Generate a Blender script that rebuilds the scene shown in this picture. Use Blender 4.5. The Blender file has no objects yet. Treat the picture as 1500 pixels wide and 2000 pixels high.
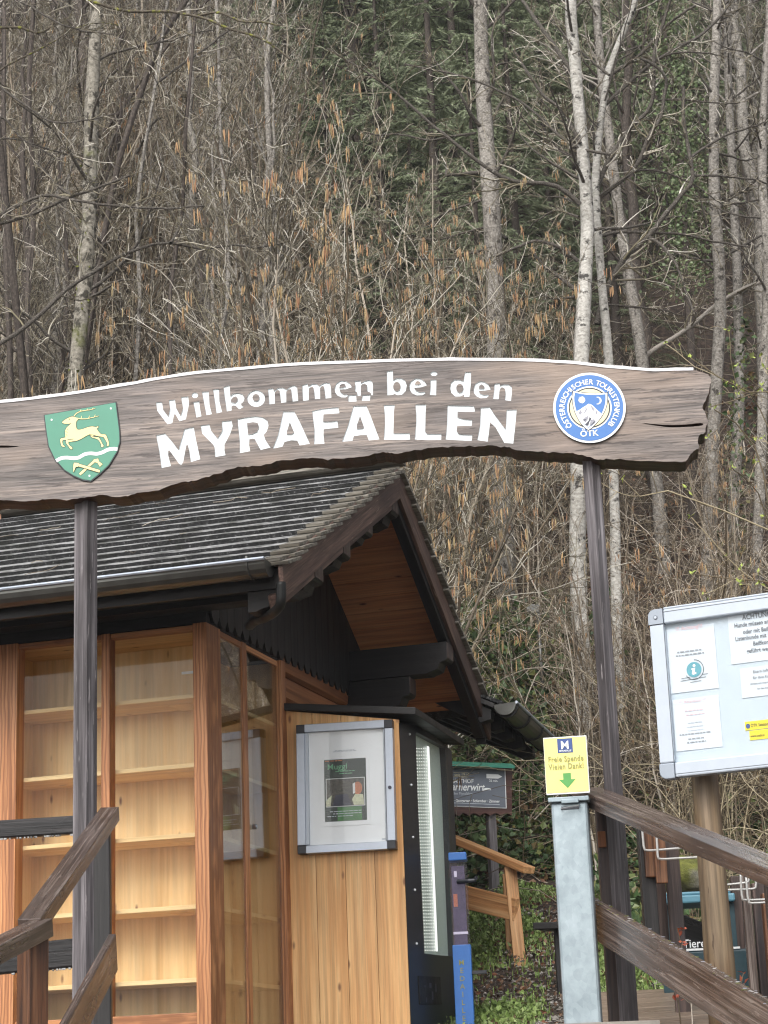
import bpy, math, random
import numpy as np
from mathutils import Vector, Matrix
from mathutils.geometry import tessellate_polygon
random.seed(7)
RNG = np.random.default_rng(11)
SC = bpy.context.scene
COL = SC.collection
rad = math.radians
# ------------------------------------------------------------------ camera
EYE = np.array([0., 0., 1.6])
FP = 4000.0
_p, _r = rad(16), rad(2.2)
CF = np.array([0, math.cos(_p), math.sin(_p)])
_r0 = np.array([1., 0, 0]); _u0 = np.array([0, -math.sin(_p), math.cos(_p)])
CR = math.cos(_r) * _r0 - math.sin(_r) * _u0
CU = math.cos(_r) * _u0 + math.sin(_r) * _r0
cam = bpy.data.cameras.new('camera')
cam.sensor_fit = 'VERTICAL'; cam.sensor_height = 36; cam.lens = 72
cam.clip_start = .1; cam.clip_end = 2000
camo = bpy.data.objects.new('camera', cam); COL.objects.link(camo)
mw = Matrix.Identity(4)
for i in range(3):
    mw[i][0] = CR[i]; mw[i][1] = CU[i]; mw[i][2] = -CF[i]; mw[i][3] = EYE[i]
camo.matrix_world = mw
SC.camera = camo
Z = np.array([0, 0, 1.])
def V3(*a): return np.array(a, float)
def ray(x, y): return CF * FP + CR * (x - 750) + CU * (1000 - y)
def at(x, y, Y):
    d = ray(x, y); return EYE + d * (Y / d[1])
def on(x, y, P, n):
    d = ray(x, y); return EYE + d * (np.dot(P - EYE, n) / np.dot(d, n))
def unit(v): return v / np.linalg.norm(v)
# ------------------------------------------------------------------ materials
def lin(c):
    c = c / 255.0
    return c / 12.92 if c <= .04045 else ((c + .055) / 1.055) ** 2.4
def S(r, g, b): return (lin(r), lin(g), lin(b), 1)
class NT:
    def __init__(s, name):
        s.m = bpy.data.materials.new(name); s.m.use_nodes = True
        s.t = s.m.node_tree; s.t.nodes.clear()
        s.out = s.n('ShaderNodeOutputMaterial')
    def n(s, typ, **kw):
        x = s.t.nodes.new(typ)
        for k, v in kw.items(): setattr(x, k, v)
        return x
    def l(s, a, b): s.t.links.new(a, b)
    def attr(s, name):
        return s.n('ShaderNodeAttribute', attribute_name=name).outputs['Vector']
    def obj(s): return s.n('ShaderNodeTexCoord').outputs['Object']
    def mapping(s, v, sc):
        m = s.n('ShaderNodeMapping'); s.l(v, m.inputs['Vector']); m.inputs['Scale'].default_value = sc; return m.outputs[0]
    def noise(s, v, scale=1, detail=4, rough=.55, dist=0):
        x = s.n('ShaderNodeTexNoise'); s.l(v, x.inputs['Vector'])
        x.inputs['Scale'].default_value = scale; x.inputs['Detail'].default_value = detail
        x.inputs['Roughness'].default_value = rough; x.inputs['Distortion'].default_value = dist
        return x.outputs['Fac']
    def ramp(s, f, stops):
        x = s.n('ShaderNodeValToRGB'); s.l(f, x.inputs[0]); e = x.color_ramp.elements
        while len(e) < len(stops): e.new(.5)
        for i, (p, c) in enumerate(stops):
            e[i].position = p; e[i].color = c if isinstance(c, tuple) else (c, c, c, 1)
        return x.outputs[0]
    def mix(s, a, b, fac, mode='MIX'):
        x = s.n('ShaderNodeMix', data_type='RGBA', blend_type=mode)
        for sock, val in ((x.inputs[0], fac), (x.inputs[6], a), (x.inputs[7], b)):
            if isinstance(val, (int, float, tuple)): sock.default_value = val
            else: s.l(val, sock)
        return x.outputs[2]
    def bsdf(s, col, rough=.6, metal=0, bump=None, bd=.005, bs=.5, spec=None):
        b = s.n('ShaderNodeBsdfPrincipled')
        for k, val in (('Base Color', col), ('Roughness', rough), ('Metallic', metal)):
            if isinstance(val, (int, float, tuple)): b.inputs[k].default_value = val
            else: s.l(val, b.inputs[k])
        if spec is not None: b.inputs['Specular IOR Level'].default_value = spec
        if bump is not None:
            q = s.n('ShaderNodeBump'); q.inputs['Strength'].default_value = bs; q.inputs['Distance'].default_value = bd
            s.l(bump, q.inputs['Height']); s.l(q.outputs[0], b.inputs['Normal'])
        s.l(b.outputs[0], s.out.inputs[0]); return b
def plain(name, col, rough=.5, metal=0, var=.12, scale=14, spec=None):
    k = NT(name); n = k.noise(k.obj(), scale, 5, .6)
    d = tuple(c * (1 - var) for c in col[:3]) + (1,); h = tuple(min(1, c * (1 + var)) for c in col[:3]) + (1,)
    k.bsdf(k.ramp(n, [(.3, d), (.7, h)]), rough, metal, spec=spec)
    return k.m
def wood(name, dark, mid, light, along=1.4, across=26, fine=.35, stain=None, stain_at=.55, rough=(.35, .7), bump=.004, knots=None, rings=0, scratch=None, big=None, ringmix=.8, sat=.63):
    k = NT(name); g = k.attr('gc')
    n1 = k.noise(k.mapping(g, (along, across, across)), 1, 6, .6, .6)
    n2 = k.noise(k.mapping(g, (along * 2.6, across * 4.2, across * 4.2)), 1, 4, .65)
    n3 = k.noise(k.mapping(g, (.9, 5, 5)), 1, 4, .6)
    c = k.ramp(n1, [(.28, dark), (.5, mid), (.72, light)])
    if rings:
        w = k.n('ShaderNodeTexWave', wave_type='BANDS', bands_direction='Y'); k.l(k.mapping(g, (.35, 1, 1)), w.inputs['Vector'])
        w.inputs['Scale'].default_value = rings; w.inputs['Distortion'].default_value = 5; w.inputs['Detail'].default_value = 2.5; w.inputs['Detail Scale'].default_value = .8
        c = k.mix(c, k.mix(c, dark, .75), k.ramp(w.outputs['Fac'], [(.45, 0.), (.95, ringmix)]))
    c = k.mix(c, k.ramp(n2, [(.36, .25), (.58, 1.)]), fine, 'MULTIPLY')
    if stain: c = k.mix(c, stain, k.ramp(n3, [(stain_at, 0.), (stain_at + .18, .85)]))
    if big:
        nb = k.noise(k.mapping(g, (.8, 1.7, 1.7)), 1, 3, .6); c = k.mix(c, big[0], k.ramp(nb, [(.52, 0.), (.66, .5)])); c = k.mix(c, big[1], k.ramp(nb, [(.34, .5), (.46, 0.)]))
    if scratch:
        n4 = k.noise(k.mapping(g, (5, 60, 60)), 1, 4, .7)
        c = k.mix(c, scratch, k.ramp(n4, [(sat, 0.), (sat + .06, .8)]))
    if knots:
        vo = k.n('ShaderNodeTexVoronoi'); k.l(k.mapping(g, (3.4, 9, 9)), vo.inputs['Vector']); vo.inputs['Scale'].default_value = 1
        c = k.mix(c, knots, k.ramp(vo.outputs['Distance'], [(.05, .9), (.12, 0.)]))
    ro = k.ramp(n3, [(.3, rough[0]), (.7, rough[1])])
    k.bsdf(c, ro, 0, k.mix(n1, n2, .5), bump, .6)
    return k.m
def metal(name, col, rough=.4, metal=.85, streak=False):
    k = NT(name); n = k.noise(k.obj(), 9, 5, .6)
    d = tuple(c * .82 for c in col[:3]) + (1,)
    k.bsdf(k.ramp(n, [(.35, d), (.65, col)]), k.ramp(n, [(.3, rough * .8), (.7, rough * 1.25)]), metal)
    return k.m
def glass(name, tint=(1, 1, 1, 1), ior=1.5, rough=0.0, boost=1.0):
    k = NT(name)
    t = k.n('ShaderNodeBsdfTransparent'); t.inputs[0].default_value = tint
    g = k.n('ShaderNodeBsdfGlossy'); g.inputs['Roughness'].default_value = rough
    f = k.n('ShaderNodeLayerWeight'); pw = k.n('ShaderNodeMath', operation='POWER'); k.l(f.outputs['Facing'], pw.inputs[0]); pw.inputs[1].default_value = 4.2
    f0 = ((ior - 1) / (ior + 1)) ** 2
    mu = k.n('ShaderNodeMath', operation='MULTIPLY_ADD', use_clamp=True); k.l(pw.outputs[0], mu.inputs[0]); mu.inputs[1].default_value = (1 - f0) * boost; mu.inputs[2].default_value = f0 * boost
    x = k.n('ShaderNodeMixShader'); k.l(mu.outputs[0], x.inputs[0]); k.l(t.outputs[0], x.inputs[1]); k.l(g.outputs[0], x.inputs[2])
    k.l(x.outputs[0], k.out.inputs[0]); return k.m
def emit(name, col, st):
    k = NT(name); e = k.n('ShaderNodeEmission'); e.inputs[0].default_value = col; e.inputs[1].default_value = st
    k.l(e.outputs[0], k.out.inputs[0]); return k.m

M = {}
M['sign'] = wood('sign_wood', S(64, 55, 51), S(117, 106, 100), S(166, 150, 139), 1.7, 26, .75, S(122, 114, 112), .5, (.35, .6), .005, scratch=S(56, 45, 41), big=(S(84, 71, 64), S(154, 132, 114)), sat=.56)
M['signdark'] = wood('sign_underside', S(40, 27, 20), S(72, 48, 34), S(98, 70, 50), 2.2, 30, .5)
M['post'] = wood('weathered_post', S(54, 49, 50), S(106, 100, 102), S(166, 160, 163), .9, 30, .7, S(40, 34, 34), .5, (.3, .6), .005, scratch=S(160, 153, 153))
M['postdark'] = wood('wet_dark_timber', S(20, 19, 19), S(38, 35, 35), S(66, 62, 62), 1.6, 32, .5, None, .5, (.2, .5), .005)
M['rail'] = wood('wet_rail_wood', S(54, 42, 37), S(104, 88, 80), S(160, 146, 138), 1.3, 56, .75, S(64, 54, 50), .5, (.14, .36), .004, scratch=S(150, 138, 130))
M['railpost'] = wood('rail_post_wood', S(54, 32, 19), S(112, 72, 46), S(150, 106, 74), 1.2, 26, .65, S(52, 42, 38), .52, (.35, .6), .004)
M['fence'] = wood('old_fence_wood', S(36, 27, 25), S(80, 63, 57), S(126, 106, 98), 1.2, 32, .7, S(64, 58, 60), .5, (.3, .6), .004)
M['larch'] = wood('oiled_larch', S(140, 86, 52), S(202, 138, 90), S(222, 164, 114), .8, 30, .4, None, .5, (.4, .6), .002, rings=14, ringmix=.9)
M['pine'] = wood('pine_panel', S(200, 140, 82), S(232, 180, 118), S(244, 202, 144), .6, 16, .34, S(212, 152, 92), .52, (.4, .55), .001, knots=S(120, 72, 40), rings=6, ringmix=.3)
M['pale'] = wood('pale_pine', S(216, 174, 112), S(238, 203, 144), S(246, 218, 166), .5, 8, .2, S(226, 184, 120), .55, (.45, .6), .001, knots=S(120, 72, 38), rings=0)
M['siding'] = wood('brown_siding', S(94, 54, 30), S(138, 86, 50), S(166, 110, 68), .8, 22, .3, None, .5, (.4, .6), .002, knots=S(60, 34, 20))
M['soffit'] = wood('soffit_boards', S(176, 104, 62), S(216, 144, 94), S(230, 164, 112), .8, 18, .3, None, .5, (.5, .7), .002, knots=S(74, 38, 22))
M['barge'] = wood('barge_board', S(60, 44, 38), S(100, 76, 67), S(136, 110, 98), 1.6, 30, .7, S(58, 44, 40), .5, (.4, .65), .004, scratch=S(150, 130, 116))
M['black'] = wood('black_stained_timber', S(12, 10, 10), S(21, 17, 17), S(36, 31, 30), 1.4, 30, .5, None, .5, (.4, .65), .003)
M['violet'] = plain('tinted_mechanism', S(76, 70, 88), .3, .2, .3, 30)
M['shend'] = wood('shingle_end_wood', S(78, 73, 65), S(124, 118, 107), S(172, 167, 157), 2, 30, .7, None, .5, (.4, .7), .003)
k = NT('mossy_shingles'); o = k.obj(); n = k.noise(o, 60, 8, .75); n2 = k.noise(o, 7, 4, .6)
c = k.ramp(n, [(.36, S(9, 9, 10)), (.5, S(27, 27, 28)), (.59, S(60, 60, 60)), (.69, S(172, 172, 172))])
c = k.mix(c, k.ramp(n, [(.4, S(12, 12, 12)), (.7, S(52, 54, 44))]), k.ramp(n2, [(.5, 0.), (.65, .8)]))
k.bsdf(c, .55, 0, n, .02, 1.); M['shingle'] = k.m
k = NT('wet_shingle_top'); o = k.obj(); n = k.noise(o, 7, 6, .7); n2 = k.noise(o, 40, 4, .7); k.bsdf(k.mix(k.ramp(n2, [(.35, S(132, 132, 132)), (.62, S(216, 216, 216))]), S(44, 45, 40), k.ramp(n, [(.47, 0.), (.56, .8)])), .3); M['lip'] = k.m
M['cap'] = plain('white_top_strip', S(222, 220, 222), .4, 0, .05, 20)
M['white'] = plain('white_paint', S(236, 238, 238), .45, 0, .04, 30)
M['letter'] = plain('carved_white_paint', S(216, 221, 223), .4, 0, .05, 40)
M['green'] = plain('shield_green', S(62, 136, 110), .4, 0, .04)
M['rim'] = plain('dark_rim', S(36, 44, 48), .5)
M['gold'] = plain('pale_yellow_enamel', S(234, 222, 156), .4, 0, .04)
M['ink'] = plain('black_ink', S(34, 36, 40), .6)
M['otkblue'] = plain('emblem_blue', S(58, 114, 182), .4, 0, .04)
M['cream'] = plain('cream_enamel', S(222, 212, 176), .4, 0, .04)
M['rock2'] = plain('mountain_grey', S(150, 150, 160), .5, 0, .3, 160)
M['dkgrey'] = plain('slate_ink', S(64, 64, 78), .5)
M['alu'] = metal('brushed_aluminium', S(186, 194, 206), .38, .55)
M['alulight'] = plain('anodised_frame', S(178, 186, 196), .35, .25, .04)
M['aludark'] = plain('grey_corner', S(150, 158, 168), .4, .2, .04)
M['board'] = plain('magnet_board', S(184, 196, 206), .35, 0, .03)
M['caseboard'] = plain('white_case_board', S(244, 247, 250), .35, 0, .02)
M['paper'] = plain('white_paper', S(206, 214, 222), .7, 0, .02)
M['plastic'] = plain('black_plastic', S(38, 40, 48), .4)
M['pgreen'] = plain('poster_dark_green', S(30, 48, 40), .35, 0, .2, 20)
M['pgreen2'] = plain('poster_bright_green', S(62, 122, 62), .35, 0, .25, 18)
M['pphoto'] = plain('poster_photo', S(74, 70, 60), .35, 0, .8, 90)
M['porange'] = plain('poster_orange', S(196, 120, 78), .35, 0, .3, 120)
M['plight'] = plain('poster_light', S(206, 208, 176), .35, 0, .2, 80)
M['pfaint'] = plain('faint_print', S(196, 202, 210), .6)
M['pred'] = plain('faded_red_print', S(222, 190, 196), .6)
M['mint'] = plain('mint_print', S(120, 180, 140), .5)
M['fine'] = plain('fine_print', S(140, 144, 150), .6)
M['grey'] = plain('grey_print', S(96, 100, 106), .6)
M['teal'] = plain('info_teal', S(86, 154, 168), .5)
M['yellow'] = plain('yellow_sheet', S(240, 226, 134), .45, 0, .04)
M['ysticker'] = plain('yellow_sticker', S(236, 214, 30), .4, 0, .05)
M['mblue'] = plain('logo_blue', S(44, 72, 132), .45)
M['agreen'] = plain('arrow_green', S(84, 158, 78), .5)
M['olive'] = plain('olive_letter', S(146, 146, 84), .5)
k = NT('galvanised_steel'); o = k.obj(); vo = k.n('ShaderNodeTexVoronoi'); k.l(k.mapping(o, (1, 1, .7)), vo.inputs['Vector']); vo.inputs['Scale'].default_value = 45
n = k.noise(o, 6, 5, .6); c = k.mix(k.ramp(vo.outputs['Color'], [(.1, S(128, 141, 147)), (.9, S(154, 167, 173))]), k.ramp(n, [(.35, S(120, 133, 139)), (.65, S(168, 180, 186))]), .55)
k.bsdf(c, .42, .35); M['galv'] = k.m
M['fresh'] = wood('fresh_rail_timber', S(156, 104, 64), S(208, 156, 106), S(230, 186, 138), .8, 26, .4)
M['zinc'] = metal('zinc_gutter', S(112, 112, 108), .34, .75)
M['wire'] = plain('zinc_wire', S(196, 194, 190), .35, .4)
M['gray'] = plain('sign_slate', S(106, 112, 122), .5, 0, .04)
M['brown'] = wood('brown_sign_frame', S(58, 36, 32), S(82, 54, 48), S(100, 70, 62), 1, 30, .3)
M['tgreen'] = plain('green_metal_cap', S(58, 128, 108), .35, .1, .15)
M['bin'] = plain('dark_teal_bin', S(34, 62, 70), .4, 0, .1)
M['binlid'] = plain('teal_bin_lid', S(92, 140, 158), .4, 0, .1)
M['mbody'] = plain('machine_blue', S(52, 112, 188), .4, 0, .06)
M['clear'] = glass('clear_acrylic', (.86, .82, .92, 1), 1.4, 0, .5)
M['mglass'] = glass('machine_window', (.95, .97, .96, 1), 1.4, 0, .22)
M['glass'] = glass('window_glass', (.98, .985, .98, 1), 1.4, 0, .55)
M['glasside'] = glass('side_window_glass', (.97, .98, .97, 1), 1.5, 0, 1.7)
M['glassf'] = glass('case_glass', (.985, .99, .99, 1), 1.4, 0, .5)
M['led'] = emit('led_light', (1, 1, .93, 1), .6)
M['ledbar'] = emit('led_bar', (1, 1, .97, 1), .7)
k = NT('misted_inner_panel'); o = k.obj(); n = k.noise(o, 170, 4, .8)
k.bsdf(k.ramp(n, [(.3, S(190, 204, 194)), (.6, S(226, 236, 228)), (.75, S(244, 248, 244))]), .25); M['mist'] = k.m
M['darkzinc'] = metal('dim_zinc', S(52, 52, 51), .45, .7)  # zinc darkened for the downpipe: dimness under the eave put into the colour
M['steel'] = metal('steel', S(170, 172, 176), .3, .9)
M['log'] = wood('log_post', S(78, 62, 46), S(130, 109, 84), S(166, 145, 116), .6, 13, .6, S(112, 78, 50), .52, (.4, .6), .004, knots=S(84, 54, 32), scratch=S(70, 48, 32))
k = NT('log_old'); g = k.attr('gc'); n1 = k.noise(k.mapping(g, (.9, 9, 9)), 1, 5, .6, 1.2); n2 = k.noise(k.mapping(g, (4, 70, 70)), 1, 3, .6)
c = k.ramp(n1, [(.3, S(92, 68, 44)), (.48, S(142, 110, 72)), (.6, S(168, 134, 92)), (.75, S(116, 84, 56))])
c = k.mix(c, k.ramp(n2, [(.3, .5), (.65, 1.)]), .4, 'MULTIPLY'); k.bsdf(c, .55, 0, n2, .003); bpy.data.materials.remove(k.m)
# natural surfaces
def bark(name, a, b, c_, patch=None, sc=(9, 9, 3), pthr=.6, moss=None):
    k = NT(name); o = k.obj(); n = k.noise(k.mapping(o, sc), 1.6, 6, .7); n2 = k.noise(k.mapping(o, (sc[0] * 3, sc[1] * 3, sc[2] * 4)), 1.5, 4, .7)
    c = k.ramp(n2, [(.3, a), (.5, b), (.7, c_)])
    if patch: c = k.mix(c, patch, k.ramp(n, [(pthr, 0.), (pthr + .07, .92)]))
    if moss:
        n3 = k.noise(o, 1.7, 4, .7); c = k.mix(c, moss, k.ramp(n3, [(.56, 0.), (.66, .85)]))
    k.bsdf(c, .75, 0, n2, .012, .8, spec=.3); return k.m
M['birch'] = bark('birch_bark', S(132, 128, 120), S(180, 176, 168), S(212, 209, 202), S(42, 38, 36), (5, 5, 6), .56)
M['greytrunk'] = bark('grey_speckled_bark', S(92, 87, 81), S(140, 134, 126), S(182, 177, 169), S(62, 57, 52), (8, 8, 7), .55)
M['mosstrunk'] = bark('mossy_pale_bark', S(96, 90, 80), S(142, 136, 124), S(176, 170, 158), S(56, 52, 44), (6, 6, 5), .5, S(104, 108, 56))
M['darktrunk'] = bark('dark_bark', S(50, 44, 40), S(80, 72, 66), S(110, 100, 92), None, (14, 14, 5), .6)
M['limb'] = bark('dark_limb_bark', S(50, 46, 42), S(82, 76, 70), S(136, 130, 120), S(172, 168, 158), (20, 20, 20), .6)
M['palelimb'] = bark('pale_limb_bark', S(120, 112, 104), S(168, 160, 150), S(196, 190, 182), S(66, 60, 54), (24, 24, 24), .6)
M['mosslimb'] = bark('mossy_limb_bark', S(58, 52, 44), S(92, 84, 72), S(128, 118, 106), S(140, 142, 58), (8, 8, 8), .52)
def varied(name, cols, rough=.6, scale=3.0, spec=.4, trans=0):
    k = NT(name); n = k.n('ShaderNodeNewGeometry').outputs['Random Per Island']
    st = [(i / max(1, len(cols) - 1), c) for i, c in enumerate(cols)]
    k.bsdf(k.ramp(n, st), rough, spec=spec); return k.m
M['twig'] = varied('twig_bark', [S(60, 54, 44), S(112, 104, 84), S(154, 145, 128), S(80, 72, 58), S(134, 126, 100), S(198, 190, 174), S(228, 222, 210)], .6)
M['twig2'] = varied('brown_twig_bark', [S(58, 50, 41), S(104, 91, 74), S(146, 132, 113), S(76, 65, 52), S(124, 110, 88), S(182, 170, 152), S(214, 204, 190)], .6)
M['straw'] = varied('straw_twig_bark', [S(104, 92, 72), S(156, 142, 114), S(196, 182, 152), S(84, 72, 56), S(126, 112, 90)], .6)
M['catkin'] = varied('hazel_catkins', [S(178, 138, 102), S(190, 160, 116), S(160, 114, 86), S(178, 160, 118), S(146, 108, 84)], .7)
M['needle'] = varied('conifer_needles', [S(112, 121, 98), S(144, 154, 122), S(128, 138, 108), S(164, 172, 138)], .6)
M['ivy'] = varied('ivy_leaves', [S(54, 74, 46), S(78, 102, 60), S(104, 124, 86), S(62, 82, 52), S(124, 134, 78), S(110, 84, 60)], .4)
M['ivylight'] = varied('pale_ivy_leaves', [S(104, 124, 84), S(132, 148, 104), S(84, 102, 68), S(150, 160, 120)], .4)
M['grass'] = varied('grass_blades', [S(110, 134, 66), S(138, 158, 90), S(96, 118, 60), S(164, 178, 118)], .5)
M['litter'] = varied('dead_leaves', [S(92, 70, 54), S(126, 98, 76), S(76, 58, 48), S(150, 122, 98), S(110, 78, 58), S(134, 84, 60)], .6)
M['bud'] = varied('opening_buds', [S(150, 166, 78), S(174, 186, 96), S(128, 150, 66)], .5)
M['redleaf'] = varied('red_dry_leaves', [S(206, 120, 86), S(190, 96, 74)], .5)
M['stone'] = varied('small_stones', [S(120, 114, 106), S(160, 154, 146), S(96, 90, 82), S(190, 184, 176)], .7)
M['moss'] = plain('moss_green', S(104, 108, 48), .9, 0, .5, 60)
k = NT('woodland_soil'); o = k.obj(); n = k.noise(o, 14, 8, .75); n2 = k.noise(o, 1.3, 4, .6)
c = k.ramp(n, [(.3, S(36, 30, 26)), (.5, S(70, 58, 50)), (.62, S(104, 86, 74)), (.74, S(150, 132, 118))])
c = k.mix(c, k.ramp(n, [(.35, S(46, 48, 28)), (.65, S(96, 98, 52))]), k.ramp(n2, [(.56, 0.), (.68, .6)]))
k.bsdf(c, .85, 0, n, .04, 1.); M['soil'] = k.m
k = NT('grey_rock'); o = k.obj(); n = k.noise(o, 5, 8, .7); n2 = k.noise(o, 2.2, 4, .6)
c = k.ramp(n, [(.3, S(76, 74, 68)), (.5, S(122, 119, 112)), (.7, S(160, 158, 150))])
c = k.mix(c, S(92, 98, 44), k.ramp(n2, [(.56, 0.), (.64, .8)])); k.bsdf(c, .8, 0, n, .05, 1.); M['rock'] = k.m
k = NT('mossy_rock'); o = k.obj(); n = k.noise(o, 9, 8, .75); n2 = k.noise(o, 3, 4, .6); c = k.mix(k.ramp(n, [(.35, S(60, 64, 26)), (.6, S(130, 132, 62))]), k.ramp(n, [(.3, S(70, 66, 58)), (.7, S(150, 146, 136))]), k.ramp(n2, [(.5, 0.), (.6, .9)])); k.bsdf(c, .85, 0, n, .05, 1.); M['mossrock'] = k.m
M['deck'] = wood('wet_deck_planks', S(110, 94, 80), S(150, 130, 112), S(178, 160, 142), 1.5, 30, .4, None, .5, (.25, .5))
M['conc'] = plain('stair_concrete', S(140, 134, 126), .7, 0, .25, 9)
# ------------------------------------------------------------------ object helpers
ORG = {}
def tag(o, label=None, cat=None, group=None, kind=None):
    if label: o['label'] = label
    if cat: o['category'] = cat
    if group: o['group'] = group
    if kind: o['kind'] = kind
    return o
def thing(name, label, cat, loc, group=None):
    o = bpy.data.objects.new(name, None); COL.objects.link(o); o.location = loc; o.empty_display_size = .2
    ORG[o.name] = np.array(loc, float)
    return tag(o, label, cat, group)
class MB:
    def __init__(s): s.v = []; s.f = []; s.mi = []; s.g = []; s.k = {}; s.mats = []
    def m(s, name):
        if name not in s.k: s.k[name] = len(s.mats); s.mats.append(M[name])
        return s.k[name]
    def add(s, vs, fs, mat, ax=None, gl=None):
        b = len(s.v); off = np.array([random.uniform(0, 9) for _ in range(3)])
        vs = [np.asarray(q, float) for q in vs]
        s.v += vs
        if gl is not None: s.g += [np.asarray(q) + off for q in gl]
        else:
            A = np.array(ax if ax is not None else [[1, 0, 0], [0, 1, 0], [0, 0, 1]], float)
            s.g += [A @ q + off for q in vs]
        i = s.m(mat)
        for f in fs: s.f.append([b + j for j in f]); s.mi.append(i)
    def board(s, p0, p1, w, h, mat, up=Z, taper=1.):
        """bar from p0 to p1; w along the sideways direction, h along up"""
        p0 = np.asarray(p0, float); p1 = np.asarray(p1, float)
        a = unit(p1 - p0); sd = unit(np.cross(a, up)); u = np.cross(sd, a)
        vs = []
        for p, t in ((p0, 1), (p1, taper)):
            for x, y in ((-1, -1), (1, -1), (1, 1), (-1, 1)): vs.append(p + sd * x * w / 2 * t + u * y * h / 2 * t)
        s.add(vs, [(3, 2, 1, 0), (4, 5, 6, 7), (0, 1, 5, 4), (1, 2, 6, 5), (2, 3, 7, 6), (3, 0, 4, 7)], mat, [a, sd, u])
    def box8(s, c, mat, ax=None):
        s.add(c, [(3, 2, 1, 0), (4, 5, 6, 7), (0, 1, 5, 4), (1, 2, 6, 5), (2, 3, 7, 6), (3, 0, 4, 7)], mat, ax)
    def prism(s, pts, dep, mat, ax=None, side=None):
        n = len(pts); pts = [np.asarray(p, float) for p in pts]; dep = np.asarray(dep, float)
        tri = tessellate_polygon([[Vector(p) for p in pts]])
        vs = pts + [p + dep for p in pts]
        nrm = sum((np.cross(pts[i] - pts[0], pts[(i + 1) % n] - pts[0]) for i in range(1, n)), np.zeros(3))
        flip = np.dot(nrm, dep) > 0
        fs = []
        for t in tri:
            a, b, c = [pts[q] for q in t]
            if np.dot(np.cross(b - a, c - a), dep) > 0: t = (t[0], t[2], t[1])
            fs.append(tuple(t)); fs.append((t[0] + n, t[2] + n, t[1] + n))
        sf = [((i + 1) % n, i, i + n, (i + 1) % n + n) if not flip else (i, (i + 1) % n, (i + 1) % n + n, i + n) for i in range(n)]
        if side is None or side == mat: s.add(vs, fs + sf, mat, ax)
        else: s.add(vs, fs, mat, ax); s.add(vs, sf, side, ax)
    def flat(s, pts, mat, holes=(), ax=None):
        allp = [np.asarray(p, float) for p in pts]; ls = [[Vector(p) for p in pts]]
        for h in holes: allp += [np.asarray(p, float) for p in h]; ls.append([Vector(p) for p in h])
        tri = tessellate_polygon(ls); fs = []
        for t in tri:
            a, b, c = [allp[q] for q in t]
            if np.dot(np.cross(b - a, c - a), CF) > 0: t = (t[0], t[2], t[1])
            fs.append(tuple(t))
        s.add(allp, fs, mat, ax)
    def wall(s, pts, dep, mat, ax=None):
        n = len(pts); dep = np.asarray(dep); vs = list(pts) + [np.asarray(p) + dep for p in pts]
        s.add(vs, [(i, (i + 1) % n, (i + 1) % n + n, i + n) for i in range(n)], mat, ax)
    def tube(s, path, r, sides, mat, caps=True):
        P = [np.asarray(p, float) for p in path]; n = len(P); rs = r if hasattr(r, '__len__') else [r] * n
        vs = []; gl = []; L = 0; ref = None
        for i, p in enumerate(P):
            t = unit(P[min(i + 1, n - 1)] - P[max(i - 1, 0)])
            if ref is None: ref = np.array([1., 0, 0]) if abs(t[0]) < .8 else np.array([0, 1., 0])
            e1 = unit(ref - t * np.dot(ref, t)); e2 = np.cross(t, e1); ref = e1
            if i: L += np.linalg.norm(P[i] - P[i - 1])
            for j in range(sides):
                a = 2 * math.pi * j / sides; d = e1 * math.cos(a) + e2 * math.sin(a)
                vs.append(p + d * rs[i]); gl.append((L, rs[i] * math.cos(a), rs[i] * math.sin(a)))
        fs = [(i * sides + j, i * sides + (j + 1) % sides, (i + 1) * sides + (j + 1) % sides, (i + 1) * sides + j) for i in range(n - 1) for j in range(sides)]
        if caps: fs += [tuple(range(sides))[::-1], tuple((n - 1) * sides + j for j in range(sides))]
        s.add(vs, fs, mat, gl=gl)
    def ball(s, c, r, mat, sx=1, sy=1, sz=1, a=10, b=6):
        vs = []; fs = []
        for i in range(b + 1):
            th = math.pi * i / b
            for j in range(a):
                ph = 2 * math.pi * j / a
                vs.append(np.asarray(c) + r * V3(sx * math.sin(th) * math.cos(ph), sy * math.sin(th) * math.sin(ph), sz * math.cos(th)))
        for i in range(b):
            for j in range(a): fs.append((i * a + j, (i + 1) * a + j, (i + 1) * a + (j + 1) % a, i * a + (j + 1) % a))
        s.add(vs, fs, mat)
    def text(s, body, size, org, ex, ey, mat, align='CENTER', bold=0., shear=0., sx=1., spacing=1.):
        c = bpy.data.curves.new('t', 'FONT'); c.body = body; c.align_x = align; c.offset = bold; c.shear = shear; c.resolution_u = 3; c.space_character = spacing
        o = bpy.data.objects.new('t', c); COL.objects.link(o); bpy.context.view_layer.update()
        me = o.evaluated_get(bpy.context.evaluated_depsgraph_get()).to_mesh()
        vs = [np.asarray(org) + ex * (q.co.x * size * sx) + ey * (q.co.y * size) for q in me.vertices]
        fs = [tuple(p.vertices) for p in me.polygons]
        o.to_mesh_clear(); bpy.data.objects.remove(o); bpy.data.curves.remove(c)
        s.add(vs, fs, mat)
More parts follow.
